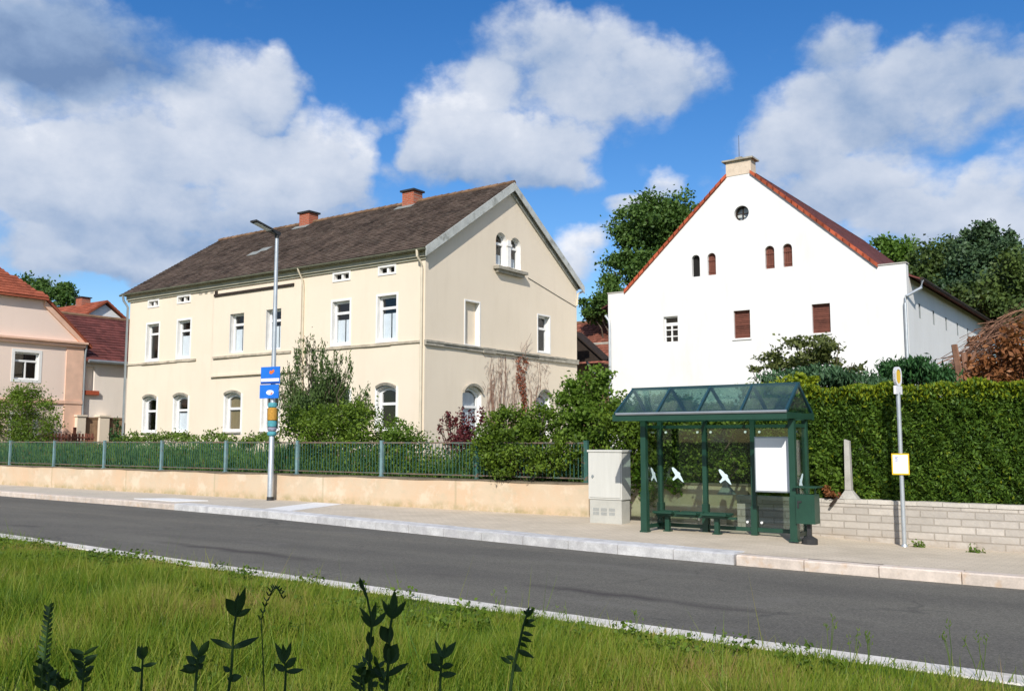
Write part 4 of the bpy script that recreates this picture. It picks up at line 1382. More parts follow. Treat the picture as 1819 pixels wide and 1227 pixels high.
# ------------------------------------------------------------------ hedge
def hedge(name, label, x0, x1, y0, y1, z0, z1, n, fresh_k=1.):
    h = thing(name, label, 'hedge', ((x0 + x1) / 2, (y0 + y1) / 2, z0))
    mb = MB()
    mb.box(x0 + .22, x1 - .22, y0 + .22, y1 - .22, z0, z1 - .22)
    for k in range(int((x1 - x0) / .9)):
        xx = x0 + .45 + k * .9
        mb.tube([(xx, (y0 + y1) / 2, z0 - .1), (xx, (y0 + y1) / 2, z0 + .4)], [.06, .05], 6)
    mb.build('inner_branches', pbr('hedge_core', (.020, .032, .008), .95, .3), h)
    nf = int(n * .74); nt_ = n - nf
    x = RNG.uniform(x0, x1, nf); z = RNG.uniform(z0, z1, nf)
    wob = .025 * np.sin(x * 5.1 + 2 * np.sin(z * 4)) + .03 * np.sin(z * 9.3 + x * 5.2 + 2 * np.sin(x * 3)) + .03 * np.sin(x * 17 + z * 11)
    dep = RNG.random(nf) ** 1.5 * .22
    P = np.stack([x, y0 + .08 + wob + dep, z], 1)
    xt = RNG.uniform(x0, x1, nt_); yt = RNG.uniform(y0, y1, nt_)
    zt_ = z1 + .04 * np.sin(xt * 4.3 + yt * 3) + .04 * np.sin(xt * 9 + 1) - RNG.random(nt_) ** 2 * .22
    T = np.stack([xt, yt, zt_], 1)
    pts = np.concatenate([P, T])
    fresh = np.concatenate([(RNG.random(nf) < np.where(RNG.random(nf) < .05, .6, np.clip((z - z1 + .42) / .42, 0, 1) ** 1.6 * fresh_k)), RNG.random(nt_) < .9 * fresh_k]).astype(int)
    dirs = np.concatenate([np.tile([.3, -.5, .6], (nf, 1)), np.tile([0., -.1, 1.], (nt_, 1))])
    dirs[:nf, 0] += RNG.choice([-.5, .5], nf)
    leaf_obj('foliage', pts, .075, [LF['hedge'], LF['hedge_top']], h, .3, .42, fresh, dirs, .5)
    return h
hedge('thuja_hedge', 'tall clipped thuja hedge with yellow green top behind the block wall', -6.6, 4.0, 17.0, 18.35, .5, 2.60, 150000, .75)
hedge('thuja_hedge', 'dark untrimmed hedge behind the bus shelter and the orange wall stub', -9.9, -6.45, 18.05, 18.9, .5, 2.35, 16000, .05)

# ------------------------------------------------------------------ bus shelter
SX0, SX1, SYF, SYB = -8.05, -5.30, 15.40, 16.05
sh = thing('bus_shelter', 'dark green bus shelter with tent shaped glass roof and bird stickers', 'bus shelter', ((SX0 + SX1) / 2, 15.7, 0))
for x, y in ((SX0, SYF), (SX1, SYF)):
    mb = MB(); mb.box(x - .05, x + .05, y - .05, y + .05, 0, 2.0); mb.box(x - .075, x + .075, y - .075, y + .075, 0, .03)
    mb.box(x - .06, x + .06, y - .06, y + .06, .03, .72)
    mb.build('post', M['green'], sh)
bxs = [SX0, -7.15, -6.23, SX1]
for x in bxs:
    mb = MB(); mb.box(x - .04, x + .04, SYB - .04, SYB + .04, pav_z(x, SYB) - .02, 2.0); mb.box(x - .055, x + .055, SYB - .055, SYB + .055, pav_z(x, SYB), .5)
    mb.build('post', M['green'], sh)
EX0, EX1, EY0, EY1, EZ = SX0 - .42, SX1 + .07, 15.02, 16.32, 2.06
ry, rz = 15.62, 2.60
mb = MB()
mb.box(EX0, EX1, EY0 - .04, EY0 + .06, 2.0, 2.12)
mb.box(EX0, EX1, EY1 - .06, EY1 + .04, 2.0, 2.12)
mb.box(EX0, EX0 + .08, EY0 + .062, EY1 - .062, 2.01, 2.11); mb.box(EX1 - .08, EX1, EY0 + .062, EY1 - .062, 2.01, 2.11)
mb.box(SX0 - .04, SX1 + .04, SYF - .04, SYF + .04, 2.002, 2.08)
mb.build('eaves_frame', M['green'], sh)
mb = MB()
mb.tube([(EX0 + .08, EY0 - .05, 2.125), (EX1, EY0 - .05, 2.125)], .025, 6)
mb.build('gutter', M['zinc'], sh)
RX = [EX0 + .10, -7.60, -6.82, -6.04, EX1 - .02]
rm = pbr('blue_green_bars', (.012, .05, .068), .35, .1, 4, 40, .02, .5)
for x in RX:
    mb = MB()
    ex = x if EX0 + .3 < x < EX1 - .2 else (EX0 + .03 if x < -8 else EX1 - .03)
    mb.bar((ex, EY0, 2.12), (x, ry, rz), .04, .05)
    mb.bar((ex, EY1, 2.12), (x, ry, rz - .006), .04, .05)
    mb.build('rafter', rm, sh)
mb = MB(); mb.box(RX[0] - .03, RX[-1] + .03, ry - .025, ry + .025, rz - .02, rz + .03); mb.build('ridge_bar', rm, sh)
for k in range(4):
    for s_, ye_ in ((1, EY0 + .02), (-1, EY1 - .02)):
        x0, x1 = RX[k], RX[k + 1]
        e0 = EX0 + .03 if k == 0 else x0; e1 = EX1 - .03 if k == 3 else x1
        mb = MB(); mb.prism([(e0 + .02, ye_, 2.135), (e1 - .02, ye_, 2.135), (x1 - .02, ry - .03 * s_, rz - .0), (x0 + .02, ry - .03 * s_, rz - .0)], (0, 0, .012))
        mb.build('roof_pane', M['roof_glass'], sh)
for a, b, nm in ((bxs[0], bxs[1], 0), (bxs[1], bxs[2], 1), (bxs[2], bxs[3], 2)):
    mb = MB(); mb.box(a + .05, b - .05, SYB - .006, SYB + .006, .14, 1.86)
    p = mb.build('glass_panel', M['shelter_glass'], sh)
    mb = MB()
    for x in (a + .13, b - .13):
        for z in (.22, 1.80):
            mb.tube([(x, SYB - .03, z), (x, SYB - .006, z)], .022, 10)
    mb.build('bolt_caps', M['bolt'], p)
    for z0, z1 in ((.06, .13), (1.87, 1.93)):
        mb = MB(); mb.box(a + .045, b - .045, SYB - .025, SYB + .025, z0, z1); mb.build('cross_rail', M['green'], sh)
for x in (SX0, SX1):
    mb = MB(); mb.box(x - .006, x + .006, SYF + .06, SYB - .06, .14, 1.86)
    p = mb.build('side_glass', M['shelter_glass'], sh)
    for z0, z1 in ((.06, .13), (1.87, 1.93)):
        mb = MB(); mb.box(x - .02, x + .02, SYF + .052, SYB - .056, z0, z1); mb.build('cross_rail', M['green'], sh)
hawk = [(-.115, .125), (-.085, .135), (-.03, .095), (.005, .055), (.035, .045), (.058, .025), (.055, -.005), (.09, -.06), (.125, -.14), (.09, -.125), (.05, -.09), (.01, -.055),
        (-.03, -.075), (-.085, -.115), (-.105, -.085), (-.06, -.04), (-.045, -.01), (-.07, .03), (-.10, .075)]
def bird(O, U, N, s=1., flip=1):
    mb = MB(); O = V3(O); U = V3(U); N = V3(N)
    mb.prism([O + U * (a * s * flip) + V3((0, 0, b * s)) + N * .004 for a, b in hawk], N * .003)
    mb.build('bird_sticker', M['sticker'], sh)
bird((-7.70, SYB - .006, 1.02), (1, 0, 0), (0, -1, 0))
bird((-6.77, SYB - .006, 1.00), (1, 0, 0), (0, -1, 0))
bird((SX0 + .006, 15.74, 1.02), (0, 1, 0), (1, 0, 0))
bird((SX1 + .006, 15.74, .96), (0, 1, 0), (1, 0, 0), 1, -1)
# bench
mb = MB()
mb.box(SX0 + .05, -6.45, SYB - .31, SYB - .25, .27, .31)
for x in (-7.78, -6.82):
    mb.box(x - .04, x + .04, SYB - .32, SYB - .24, 0, .27); mb.box(x - .07, x + .07, SYB - .35, SYB - .21, 0, .02)
mb.build('bench_frame', M['green'], sh)
for a, b in ((-8.0, -7.62), (-7.56, -7.14), (-7.06, -6.58)):
    mb = MB()
    n = 6
    for k in range(n):
        y = SYB - .46 + k * .06
        zz = .325 + (.018 if k in (0, n - 1) else .012 * abs(k - 2.5) / 2.5)
        mb.box(a, b, y, y + .056, zz - .012, zz + .025)
    mb.box(a + .02, b - .02, SYB - .44, SYB - .12, .311, .318)
    mb.build('seat', M['green'], sh)
# poster case
PY = 15.58
p0 = aty(1342, 873, PY); p1 = aty(1406, 775, PY)
mb = MB(); mb.box(p0.x, p1.x, PY, PY + .06, p0.z, p1.z); mb.box(p1.x, SX1 - .05, PY + .01, PY + .05, 1.0, 1.05); mb.box(p1.x, SX1 - .05, PY + .01, PY + .05, 1.5, 1.55)
ps = mb.build('poster_case', M['zinc'], sh)
mb = MB(); mb.box(p0.x + .02, p1.x - .02, PY - .005, PY - .001, p0.z + .025, p1.z - .025); mb.build('poster', M['poster'], ps)

# litter bin on the right hand post
bn = thing('litter_bin', 'dark green box litter bin fixed to the right post of the bus shelter', 'bin', (-5.14, 15.45, .28))
mb = MB()
x0, x1, y0, y1 = -5.24, -4.93, 15.30, 15.56
b_ = [(x0, y0, .30), (x1, y0, .30), (x1, y1, .30), (x0, y1, .30), (x0, y0, .76), (x1, y0, .76), (x1, y1, .76), (x0, y1, .76)]
mb.hexa(b_); mb.box(x0 + .008, x1 - .008, y0 + .008, y1 - .008, .76, .775)
mb.build('body', M['green'], bn)
mb = MB(); mb.box(x0 - .03, x1 + .05, y0 - .03, y1 + .03, .88, .905); mb.box(x0 + .01, x0 + .03, y0 + .1, y0 + .14, .775, .88); mb.box(x1 - .03, x1 - .01, y0 + .1, y0 + .14, .775, .88)
mb.build('lid', M['green'], bn)
mb = MB(); mb.box(x0 + .03, x0 + .055, y0 - .012, y0 - .001, .55, .66); mb.box(x0 + .03, x0 + .10, y0 - .014, y0 - .0015, .64, .67); mb.build('lock', M['dark'], bn)
mb = MB(); mb.box(-5.10, -5.04, 15.40, 15.46, -.02, .30); mb.tube([(-5.07, 15.43, -.06), (-5.07, 15.43, .05), (-5.07, 15.43, .10)], [.13, .13, .05], 12)
mb.build('foot', M['dark'], bn)

# cable cabinet
cb = thing('cable_cabinet', 'pale grey roadside cable cabinet between the fence end and the bus shelter', 'cabinet', (-9.5, 16.7, 0))
cx0, cx1, cy0, cy1 = -9.9, -9.13, 16.5, 16.86
mb = MB(); mb.box(cx0 + .02, cx1 - .02, cy0 + .015, cy1 - .01, 0, .46)
n = 7
pl_ = mb.build('plinth', M['cabinet_low'], cb)
mb = MB()
for k in range(24):
    for z in (.16, .24):
        if k % 8 in (6, 7): continue
        x = cx0 + .1 + k * .023
        mb.box(x, x + .009, cy0 + .010, cy0 + .0145, z, z + .06)
mb.build('vent_slots', M['zinc'], pl_)
mb = MB(); mb.box(cx0, cx1, cy0, cy1, .475, 1.42); mb.box(cx0 - .02, cx1 + .02, cy0 - .02, cy1 + .02, 1.42, 1.46)
mb.box(cx0 + .03, cx1 - .03, cy0 + .02, cy1 - .02, .46, .475)
bd = mb.build('housing', M['cabinet'], cb)
mb = MB(); mb.box(cx0 + .03, cx1 - .03, cy0 - .014, cy0 - .001, .51, 1.39); dr = mb.build('door', M['cabinet'], cb)
mb = MB(); mb.tube([(cx0 + .11, cy0 - .03, .93), (cx0 + .11, cy0 - .014, .93)], .028, 10); mb.box(cx0 + .10, cx0 + .12, cy0 - .034, cy0 - .03, .90, .96); mb.build('lock', M['zinc'], dr)

# ------------------------------------------------------------------ street lamp with signs
LX, LY = -20.70, 17.40
lp = thing('street_lamp', 'tall grey steel street lamp with flat head and wrapped lower pole', 'street lamp', (LX, LY, 0))
mb = MB()
mb.tube([(LX, LY, 0), (LX, LY, 1.0), (LX, LY, 1.02), (LX, LY, 4.2), (LX, LY, 7.45)], [.085, .085, .078, .065, .048], 14)
mb.build('pole', M['galv'], lp, True)
mb = MB(); mb.tube([(LX, LY, -.02), (LX, LY, .10)], [.10, .095], 14); mb.build('foot', M['dark'], lp, True)
mb = MB()
mb.tube([(LX, LY, 7.38), (LX, LY, 7.56)], [.065, .06], 12)
mb.bar((LX, LY + .08, 7.50), (LX, LY - .25, 7.57), .14, .10)
hd = mb.build('lamp_bracket', M['dark'], lp)
mb = MB()
a = V3((LX, LY - .2, 7.56)); b = V3((LX, LY - .85, 7.72))
mb.bar(a, b, .26, .05); mb.bar(a.lerp(b, .05) + V3((0, 0, .035)), a.lerp(b, .6) + V3((0, 0, .035)), .16, .03)
mb.build('lamp_head', M['dark'], lp)
mb = MB(); mb.bar(a.lerp(b, .12) + V3((0, -.006, -.032)), a.lerp(b, .88) + V3((0, -.006, -.032)), .20, .012); mb.build('lens', M['curtain'], lp)
sx = LX; bands = [(1.78, 1.90, 'teal'), (1.90, 2.02, 'grey_band'), (2.02, 2.20, 'teal'), (2.20, 2.56, 'mustard'), (2.56, 2.70, 'teal')]
for z0, z1, m in bands:
    mb = MB()
    rr = .125 if m != 'mustard' else .135
    mb.tube([(LX, LY, z0 + .002), (LX, LY, z0 + .02), (LX, LY, (z0 + z1) / 2), (LX, LY, z1 - .02), (LX, LY, z1 - .002)], [rr - .02, rr, rr + .006, rr, rr - .02], 14)
    mb.build('wrapped_band', M[m], lp, True)
sg = thing('blue_sign', 'small blue poster boards with white stripe and orange mark on the street lamp', 'sign', (LX, LY - .1, 3.25))
n0 = V3((LX, LY - .09, 0))
FS = Fr((LX, LY - .10, 0), (math.cos(D(8)), math.sin(D(8)), 0))
mb = MB(); mb.fbox(FS, -.34, .35, 3.22, 3.70, 0, .02); mb.build('upper_board', M['blue'], sg)
mb = MB(); mb.fbox(FS, -.36, .32, 2.82, 3.20, 0, .025); mb.build('lower_board', M['blue'], sg)
mb = MB(); mb.fbox(FS, -.325, .335, 3.29, 3.375, .021, .024); mb.build('white_stripe', M['sign_white'], sg)
mb = MB(); mb.fbox(FS, -.325, .335, 3.222, 3.27, .0205, .0235); mb.build('dark_stripe', M['blue_dark'], sg)
mb = MB(); mb.prism([FS.p(u, z, .022) for u, z in [(-.03, 3.52), (.0, 3.60), (.06, 3.58), (.13, 3.63), (.16, 3.57), (.11, 3.52), (.04, 3.49)]], FS.N * .003); mb.build('orange_emblem', M['orange'], sg)
mb = MB(); mb.prism([FS.p(.02 + .14 * math.cos(k * math.pi / 8), 2.98 + .07 * math.sin(k * math.pi / 8), .0265) for k in range(16)], FS.N * .003); mb.build('oval_emblem', M['sign_white'], sg)
mb = MB(); mb.prism([FS.p(u, z, .031) for u, z in [(.03, 2.935), (.10, 2.935), (.12, 2.975), (.06, 2.965)]], FS.N * .002); mb.build('red_mark', M['red'], sg)
mb = MB(); mb.tube([(LX, LY, 3.1), (LX, LY, 3.14)], .11, 12); mb.tube([(LX, LY, 3.55), (LX, LY, 3.59)], .11, 12); mb.build('strap', M['galv'], sg)

# ------------------------------------------------------------------ bus stop pole
BX, BY = -3.86, 16.52
zb = pav_z(BX, BY)
bp = thing('bus_stop_pole', 'grey bus stop pole with yellow centred oval sign and yellow framed timetable', 'bus stop', (BX, BY, zb))
mb = MB(); mb.tube([(BX, BY, zb - .02), (BX, BY, 2.45)], .036, 12); mb.tube([(BX, BY, zb), (BX, BY, zb + .04)], [.06, .045], 12)
mb.build('pole', M['galv'], bp, True)
ang = D(83)
U = V3((math.cos(ang), math.sin(ang), 0))
FB = Fr((BX, BY, 0), U)
mb = MB()
def rr_poly(w, z0, z1, r, n=6):
    pts = []
    for cx, cz, a0 in ((w - r, z0 + r, -90), (w - r, z1 - r, 0), (-w + r, z1 - r, 90), (-w + r, z0 + r, 180)):
        for k in range(n + 1):
            t_ = D(a0 + 90 * k / n); pts.append((cx + r * math.cos(t_), cz + r * math.sin(t_)))
    return pts
outer = rr_poly(.14, 2.56, 2.88, .12)
inner = rr_poly(.10, 2.60, 2.84, .09)
ring(mb, FB, outer, inner, -.022, .022); ring(mb, FB, outer, inner, .022, -.022)
mb.fbox(FB, -.14, .14, 2.42, 2.56, -.02, .02)
mb.build('sign_frame', M['sign_white'], bp)
mb = MB(); mb.prism([FB.p(*q, -.012) for q in inner], FB.N * .024); mb.build('sign_disc', M['yellow'], bp)
FT = Fr((BX, BY - .04, 0), (math.cos(D(14)), math.sin(D(14)), 0))
mb = MB(); mb.fbox(FT, -.135, .135, 1.085, 1.435, 0, .02); tt = mb.build('timetable', M['yellow'], bp)
mb = MB(); mb.fbox(FT, -.115, .115, 1.11, 1.41, .021, .024); mb.build('timetable_sheet', M['sign_white'], tt)
mb = MB()
for k in range(4):
    mb.fbox(FT, -.08, -.08 + (.05, .035, .045, .04)[k], 1.375 - k * .022, 1.385 - k * .022, .0245, .0255)
mb.build('printed_lines', M['ink'], tt)

# ------------------------------------------------------------------ vegetation: trees behind
G1 = 'trees behind the houses'
tree('broadleaf_tree', 'tall dark broadleaf tree rising between the cream and white houses', 'tree', (-31.0, 58, .3), .45,
     [B(1165, 400, 58, 68, 50), B(1215, 385, 58, 45, 40), B(1120, 405, 58, 34, 30), B(1180, 460, 58, 75, 48), B(1110, 485, 56, 46, 42), B(1140, 545, 57, 70, 40)],
     34000, .27, 'tree', G1, 26, .17)
tree('broadleaf_tree', 'low dark tree at the cream house gable end, in front of the taller tree', 'tree', (-30.5, 54, .3), .2,
     [B(1070, 535, 54, 36, 30), B(1055, 552, 54, 26, 22)], 7000, .25, 'tree', G1, 18, .2)
tree('broadleaf_tree', 'bright green round topped tree peeking over the right roof slope', 'tree', (-17.0, 78, .3), .3,
     [B(1580, 455, 78, 38, 26), B(1600, 470, 78, 28, 24)], 6000, .33, 'tree2', G1, 18, .22)
tree('broadleaf_tree', 'dark spreading tree just right of the white house roof', 'tree', (-11.0, 70, .3), .4,
     [B(1660, 480, 70, 45, 48), B(1690, 540, 68, 60, 50), B(1640, 520, 70, 40, 40), B(1690, 500, 70, 45, 40)], 22000, .29, 'forest', G1, 24, .2)
tree('broadleaf_tree', 'tallest dark tree of the right hand group with a pointed double top', 'tree', (-6.0, 66, .3), .45,
     [B(1715, 440, 66, 26, 30), B(1748, 425, 66, 24, 30), B(1738, 470, 66, 55, 40), B(1755, 530, 64, 70, 50), B(1790, 470, 66, 40, 50)], 26000, .27, 'conifer', G1, 34, .15)
tree('broadleaf_tree', 'bushy grey green tree low behind the brush pile', 'tree', (-4.0, 56, .3), .3,
     [B(1770, 560, 56, 40, 34), B(1800, 530, 56, 46, 60), B(1735, 545, 58, 45, 40)], 13000, .25, 'forest', G1, 22, .2)
tree('broadleaf_tree', 'small dark rounded tree behind the orange roofed house', 'tree', (-92, 50, .3), .4,
     [B(95, 532, 56, 32, 26), B(65, 520, 56, 26, 24), B(120, 538, 56, 18, 14), B(40, 525, 56, 24, 26)], 8000, .40, 'tree', G1, 18, .22)

# ------------------------------------------------------------------ garden shrubs
def shrub(name, label, cat, px, blobs, n, leaf, mat, y, group=None, base_z=.5, **kw):
    b = aty(px, 790, y)
    return tree(name, label, cat, (b.x, y, base_z), .03, blobs, n, leaf, mat, group, stem='branches', crown='foliage', **kw)

GS = 'shrubs in the gardens'
spikes = [(533, 660, 12, 58), (556, 650, 13, 60), (582, 672, 15, 60), (607, 680, 14, 58), (502, 700, 11, 45), (520, 712, 16, 50), (562, 718, 26, 50), (600, 722, 24, 46), (640, 728, 14, 34), (652, 705, 8, 26), (545, 735, 34, 40), (545, 615, 6, 22), (575, 690, 30, 40), (585, 725, 48, 36), (540, 715, 30, 40), (630, 735, 22, 30), (620, 662, 7, 40), (571, 636, 5, 28), (596, 640, 5, 26), (512, 668, 5, 28)]
shrub('juniper', 'dark multi spired juniper standing beside the lamp post in front of the cream house', 'juniper', 570,
      [B(a, b, 20.5 + random.uniform(-.3, .3), c, d) for a, b, c, d in spikes], 15000, .11, 'juniper', 20.5, GS, clumps=26, sig=.16, asp=.3, dirk=.65, shell=.3)
shrub('bush', 'olive green bush at the foot of the dark juniper', 'bush', 600,
      [B(545, 750, 19.4, 48, 32), B(620, 745, 19.4, 50, 36), B(575, 770, 19.2, 70, 30), B(655, 765, 19.2, 35, 26)], 7500, .09, 'bush', 19.4, GS)
shrub('bush', 'low rounded bush right of the olive bush below the house corner', 'bush', 725,
      [B(722, 775, 19.6, 42, 20), B(700, 785, 19.3, 40, 20), B(705, 755, 19.6, 16, 14)], 2600, .085, 'bush_light', 19.6, GS)
shrub('berberis', 'dark red leaved shrub in front of the gable window', 'shrub', 815,
      [B(793, 742, 19.8, 9, 12), B(808, 755, 19.8, 12, 22), B(830, 755, 19.8, 18, 28), B(856, 738, 19.9, 8, 16), B(784, 760, 19.8, 7, 10), B(822, 785, 19.6, 34, 20)], 1900, .085, 'berberis', 19.8, GS, clumps=14, sig=.24)
shrub('bush', 'wide green bush spilling through the fence over the orange wall', 'bush', 930,
      [B(910, 765, 18.3, 58, 40), B(960, 760, 18.3, 46, 36), B(930, 800, 17.95, 88, 34, 50), B(900, 825, 17.72, 52, 24, 26), B(975, 825, 17.75, 46, 24, 26), B(870, 790, 18.1, 34, 30), B(1010, 795, 17.9, 30, 34)],
      12500, .085, 'bush', 18.2, GS, clumps=30, sig=.17, base_z=.6)
shrub('bush', 'tall leafy shrub between the fence end and the white house', 'bush', 1060,
      [B(1045, 690, 19.3, 36, 32), B(1068, 665, 19.3, 20, 18), B(1025, 715, 19.2, 42, 30), B(1075, 720, 19.2, 40, 34), B(1050, 755, 18.9, 64, 36), B(1005, 745, 19, 30, 30)],
      8500, .10, 'bush_light', 19.2, GS, clumps=24)
shrub('bush', 'dark green shrub hanging down between the cabinet and the bus shelter', 'bush', 1120,
      [B(1115, 745, 18.2, 46, 34), B(1135, 800, 17.9, 36, 50), B(1150, 850, 17.6, 24, 40), B(1118, 790, 18, 40, 44), B(1195, 780, 18.2, 60, 60), B(1120, 850, 17.75, 22, 44), B(1170, 720, 18.3, 60, 18), B(1196, 862, 17.55, 16, 14)],
      12000, .085, 'bush', 18, GS, clumps=28)
shrub('bush', 'dark shrub filling the gap behind the bus shelter glass', 'bush', 1270,
      [B(1250, 735, 18.6, 70, 18), B(1330, 740, 18.4, 60, 30), B(1240, 845, 18.0, 36, 18), B(1305, 830, 18.0, 30, 18)],
      4000, .085, 'bush', 18.4, GS, clumps=26)
shrub('bush', 'glossy light green bush at the left end of the hedge above the bin', 'bush', 1465,
      [B(1462, 832, 17.0, 26, 26), B(1485, 850, 16.98, 16, 20)], 1500, .08, 'bush_light', 17.1, GS, clumps=14)
shrub('elder', 'loose airy olive shrub in front of the white house below its shutters', 'shrub', 1430,
      [B(1420, 630, 23, 46, 28), B(1470, 632, 23, 40, 30), B(1375, 645, 23, 34, 18), B(1510, 655, 23, 22, 14), B(1440, 605, 23, 34, 10), B(1345, 655, 23, 16, 8)],
      3000, .11, 'elder', 23, GS, clumps=16, sig=.17, shell=.45)
shrub('cypress', 'blue green feathery conifer mound just above the hedge top', 'shrub', 1450,
      [B(1400, 675, 21, 44, 16), B(1455, 672, 21, 56, 18), B(1520, 682, 21, 50, 16), B(1560, 688, 20.5, 30, 12)], 5200, .13, 'bluegreen', 21, GS, asp=.3, dirk=.5, clumps=26)
shrub('cypress', 'deep green feathery conifer mound left of the brush pile', 'shrub', 1630,
      [B(1610, 662, 21.5, 44, 22), B(1655, 668, 21.5, 36, 20), B(1632, 650, 21.6, 24, 14), B(1580, 668, 21.5, 24, 14)], 4200, .13, 'deepgreen', 21.5, GS, asp=.3, dirk=.5, clumps=26)
shrub('bush', 'yellow green bush showing over the shelter roof at the hedge corner', 'bush', 1385,
      [B(1375, 690, 19.2, 50, 14), B(1415, 680, 19.2, 30, 14), B(1340, 700, 19.2, 20, 10)], 2600, .10, 'hedge_top', 19.2, GS, clumps=18)
shrub('bush', 'large green bush in front of the pink house at the left edge', 'bush', 60,
      [B(48, 728, 22.5, 36, 32), B(62, 762, 22.3, 36, 30), B(20, 735, 22.5, 36, 40), B(84, 722, 22.4, 14, 10), B(92, 752, 22.4, 14, 18), B(42, 700, 22.5, 18, 14)], 9000, .10, 'bush', 22.5, GS, clumps=26)
shrub('dwarf_conifer', 'small cone shaped dwarf conifer in front of the gate pillars', 'conifer', 155,
      [B(155, 768, 27.5, 14, 18), B(155, 752, 27.5, 7, 12), B(157, 785, 27.5, 18, 16)], 1400, .12, 'bush', 27.5, GS, asp=.35, dirk=.5)
shrub('dwarf_conifer', 'slim dark dwarf conifer close to the cream house corner', 'conifer', 206,
      [B(206, 765, 26.5, 9, 18), B(207, 785, 26.5, 12, 14)], 900, .12, 'deepgreen', 26.5, GS, asp=.35, dirk=.5)
GP = 'leafy plants along the cream house front'
labs = [('leafy perennial clump right of the slim dwarf conifer', 245, 776), ('tall weed clump below the second arched window from the left', 300, 772),
        ('pale leafy clump below the third arched window', 375, 775), ('yellow green clump just left of the lamp post', 455, 775)]
for lab, px, py in labs:
    shrub('perennial', lab, 'plant', px, [B(px, py + 4, 20.4, 26, 12), B(px + 24, py + 8, 20.2, 20, 10), B(px - 22, py + 8, 20.2, 18, 10)], 900, .10, 'weed', 20.4, GP, clumps=12, sig=.25, dirk=.3)

# strap leaved ground planting behind the fence
def straps():
    n = 44000
    x = np.where(RNG.random(n) < .93, RNG.uniform(-44, -19.2, n), RNG.uniform(-19.2, -11.2, n)); y = 18.05 + RNG.random(n) * 2.4
    h = RNG.uniform(.55, 1.2, n) * (.75 + .25 * np.sin(x * 1.7 + 1))
    h = np.where(x > -18, h * .85, h)
    a = RNG.uniform(0, 2 * math.pi, n); w = RNG.uniform(.007, .014, n)
    ln = RNG.normal(size=(n, 2)) * .17
    z = np.full(n, .48)
    v = np.empty((n, 4, 3))
    c, s = np.cos(a) * w, np.sin(a) * w
    v[:, 0] = np.stack([x - c, y - s, z], 1); v[:, 1] = np.stack([x + c, y + s, z], 1)
    v[:, 2] = np.stack([x + ln[:, 0] + c * .5, y + ln[:, 1] + s * .5, z + h], 1)
    v[:, 3] = np.stack([x + ln[:, 0] - c * .5, y + ln[:, 1] - s * .5, z + h * .985], 1)
    o = fast_mesh('undergrowth', v.reshape(-1, 3), 4, LF['iris'])
    tag(o, 'dense strap leaved green planting filling the bed behind the railing', 'undergrowth', None, 'stuff')
    m = 34000
    x = np.where(RNG.random(m) < .42, RNG.uniform(-44, -19, m), RNG.uniform(-20, -9, m)); y = 18.0 + RNG.random(m) * 2.2
    z = .5 + RNG.random(m) ** 1.1 * np.clip(.75 + .25 * np.sin(x * .9) + .2 * np.sin(x * 2.9), .3, 1.1) + np.where((x > -20), RNG.random(m) * .35, 0)
    o = leaf_obj('ground_cover', np.stack([x, y, z], 1), .085, LF['bush'], None, .3, .6)
    tag(o, 'low mixed leafy ground cover between the strap leaved plants behind the railing', 'undergrowth', None, 'stuff')
straps()

# small weeds at the foot of the walls
for px, py, lab in ((1633, 972, 'small weed tuft at the wall foot right beside the bus stop pole'), (1731, 982, 'flat yellowish weed tuft at the wall foot farther right of the bus stop pole')):
    p = atz(px, py, -.1); p.y = min(p.y, 16.84)
    o = thing('weed', lab, 'weed', (p.x, p.y, -.1), 'weeds at the wall foot')
    leaf_obj('leaves', np.array([p + V3((random.gauss(0, .06), random.gauss(0, .03), abs(random.gauss(.0, .05)))) for _ in range(60)]), .07, LF['weed'], o, .4, .4)

# brush pile with posts at the far right
bp_ = thing('brush_pile', 'tall heap of cut brown branches with rusty leaves behind the hedge at right', 'brush pile', (-.6, 25, .5))
mb = MB()
yb_ = 25.0
for k in range(520):
    s_ = random.random()
    px = 1708 + 130 * s_ + random.uniform(-10, 10)
    topy = 640 - 85 * min(1, max(0, (px - 1705) / 90))
    py = random.uniform(topy, 700)
    a = aty(px - random.uniform(25, 60), py + random.uniform(5, 32), yb_ + random.uniform(-.7, .8))
    b = aty(px + random.uniform(5, 60), py - random.uniform(-6, 40), yb_ + random.uniform(-.7, .8))
    m_ = a.lerp(b, .5) + V3((0, 0, random.uniform(-.06, .1)))
    r0 = random.choice([.004, .006, .008, .010, .015])
    mb.tube([a, m_, b], [r0, r0 * .8, r0 * .4], 5)
mb.build('branches', M['redtwig'], bp_)
pts = blob_points([B(1755, 670, 24.3, 44, 20), B(1785, 640, 24.3, 30, 30), B(1740, 645, 24.4, 24, 12), B(1815, 625, 24.3, 34, 40), B(1735, 608, 25.6, 18, 10)], 1700, 18, .22)
leaf_obj('dry_leaves', pts, .14, LF['dead'], bp_, .2, .5)
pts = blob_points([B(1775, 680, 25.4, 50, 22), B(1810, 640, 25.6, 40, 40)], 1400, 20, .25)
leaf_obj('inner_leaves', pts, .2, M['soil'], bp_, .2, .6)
for px, z, lab in ((1699, 612, 'leaning rust brown post left of the brush pile'), (1712, 626, 'thicker rust brown post against the brush pile')):
    a = aty(px + 8, 700, 24.2); b = aty(px - 4 if px < 1705 else px, z, 24.2)
    o = thing('wooden_post', lab, 'post', (a.x, 24.2, .5), 'posts beside the brush pile')
    mb = MB()
    mb.tube([V3((a.x + .03, 24.2, .45)), a, a.lerp(b, .5) + V3((.02, 0, 0)), b], [.09, .085, .08, .07], 8)
    if px > 1705: mb.tube([a.lerp(b, .55), a.lerp(b, .8) + V3((.25, 0, .2))], [.05, .03], 6)
    mb.build('shaft', M['redtwig'], o, True)

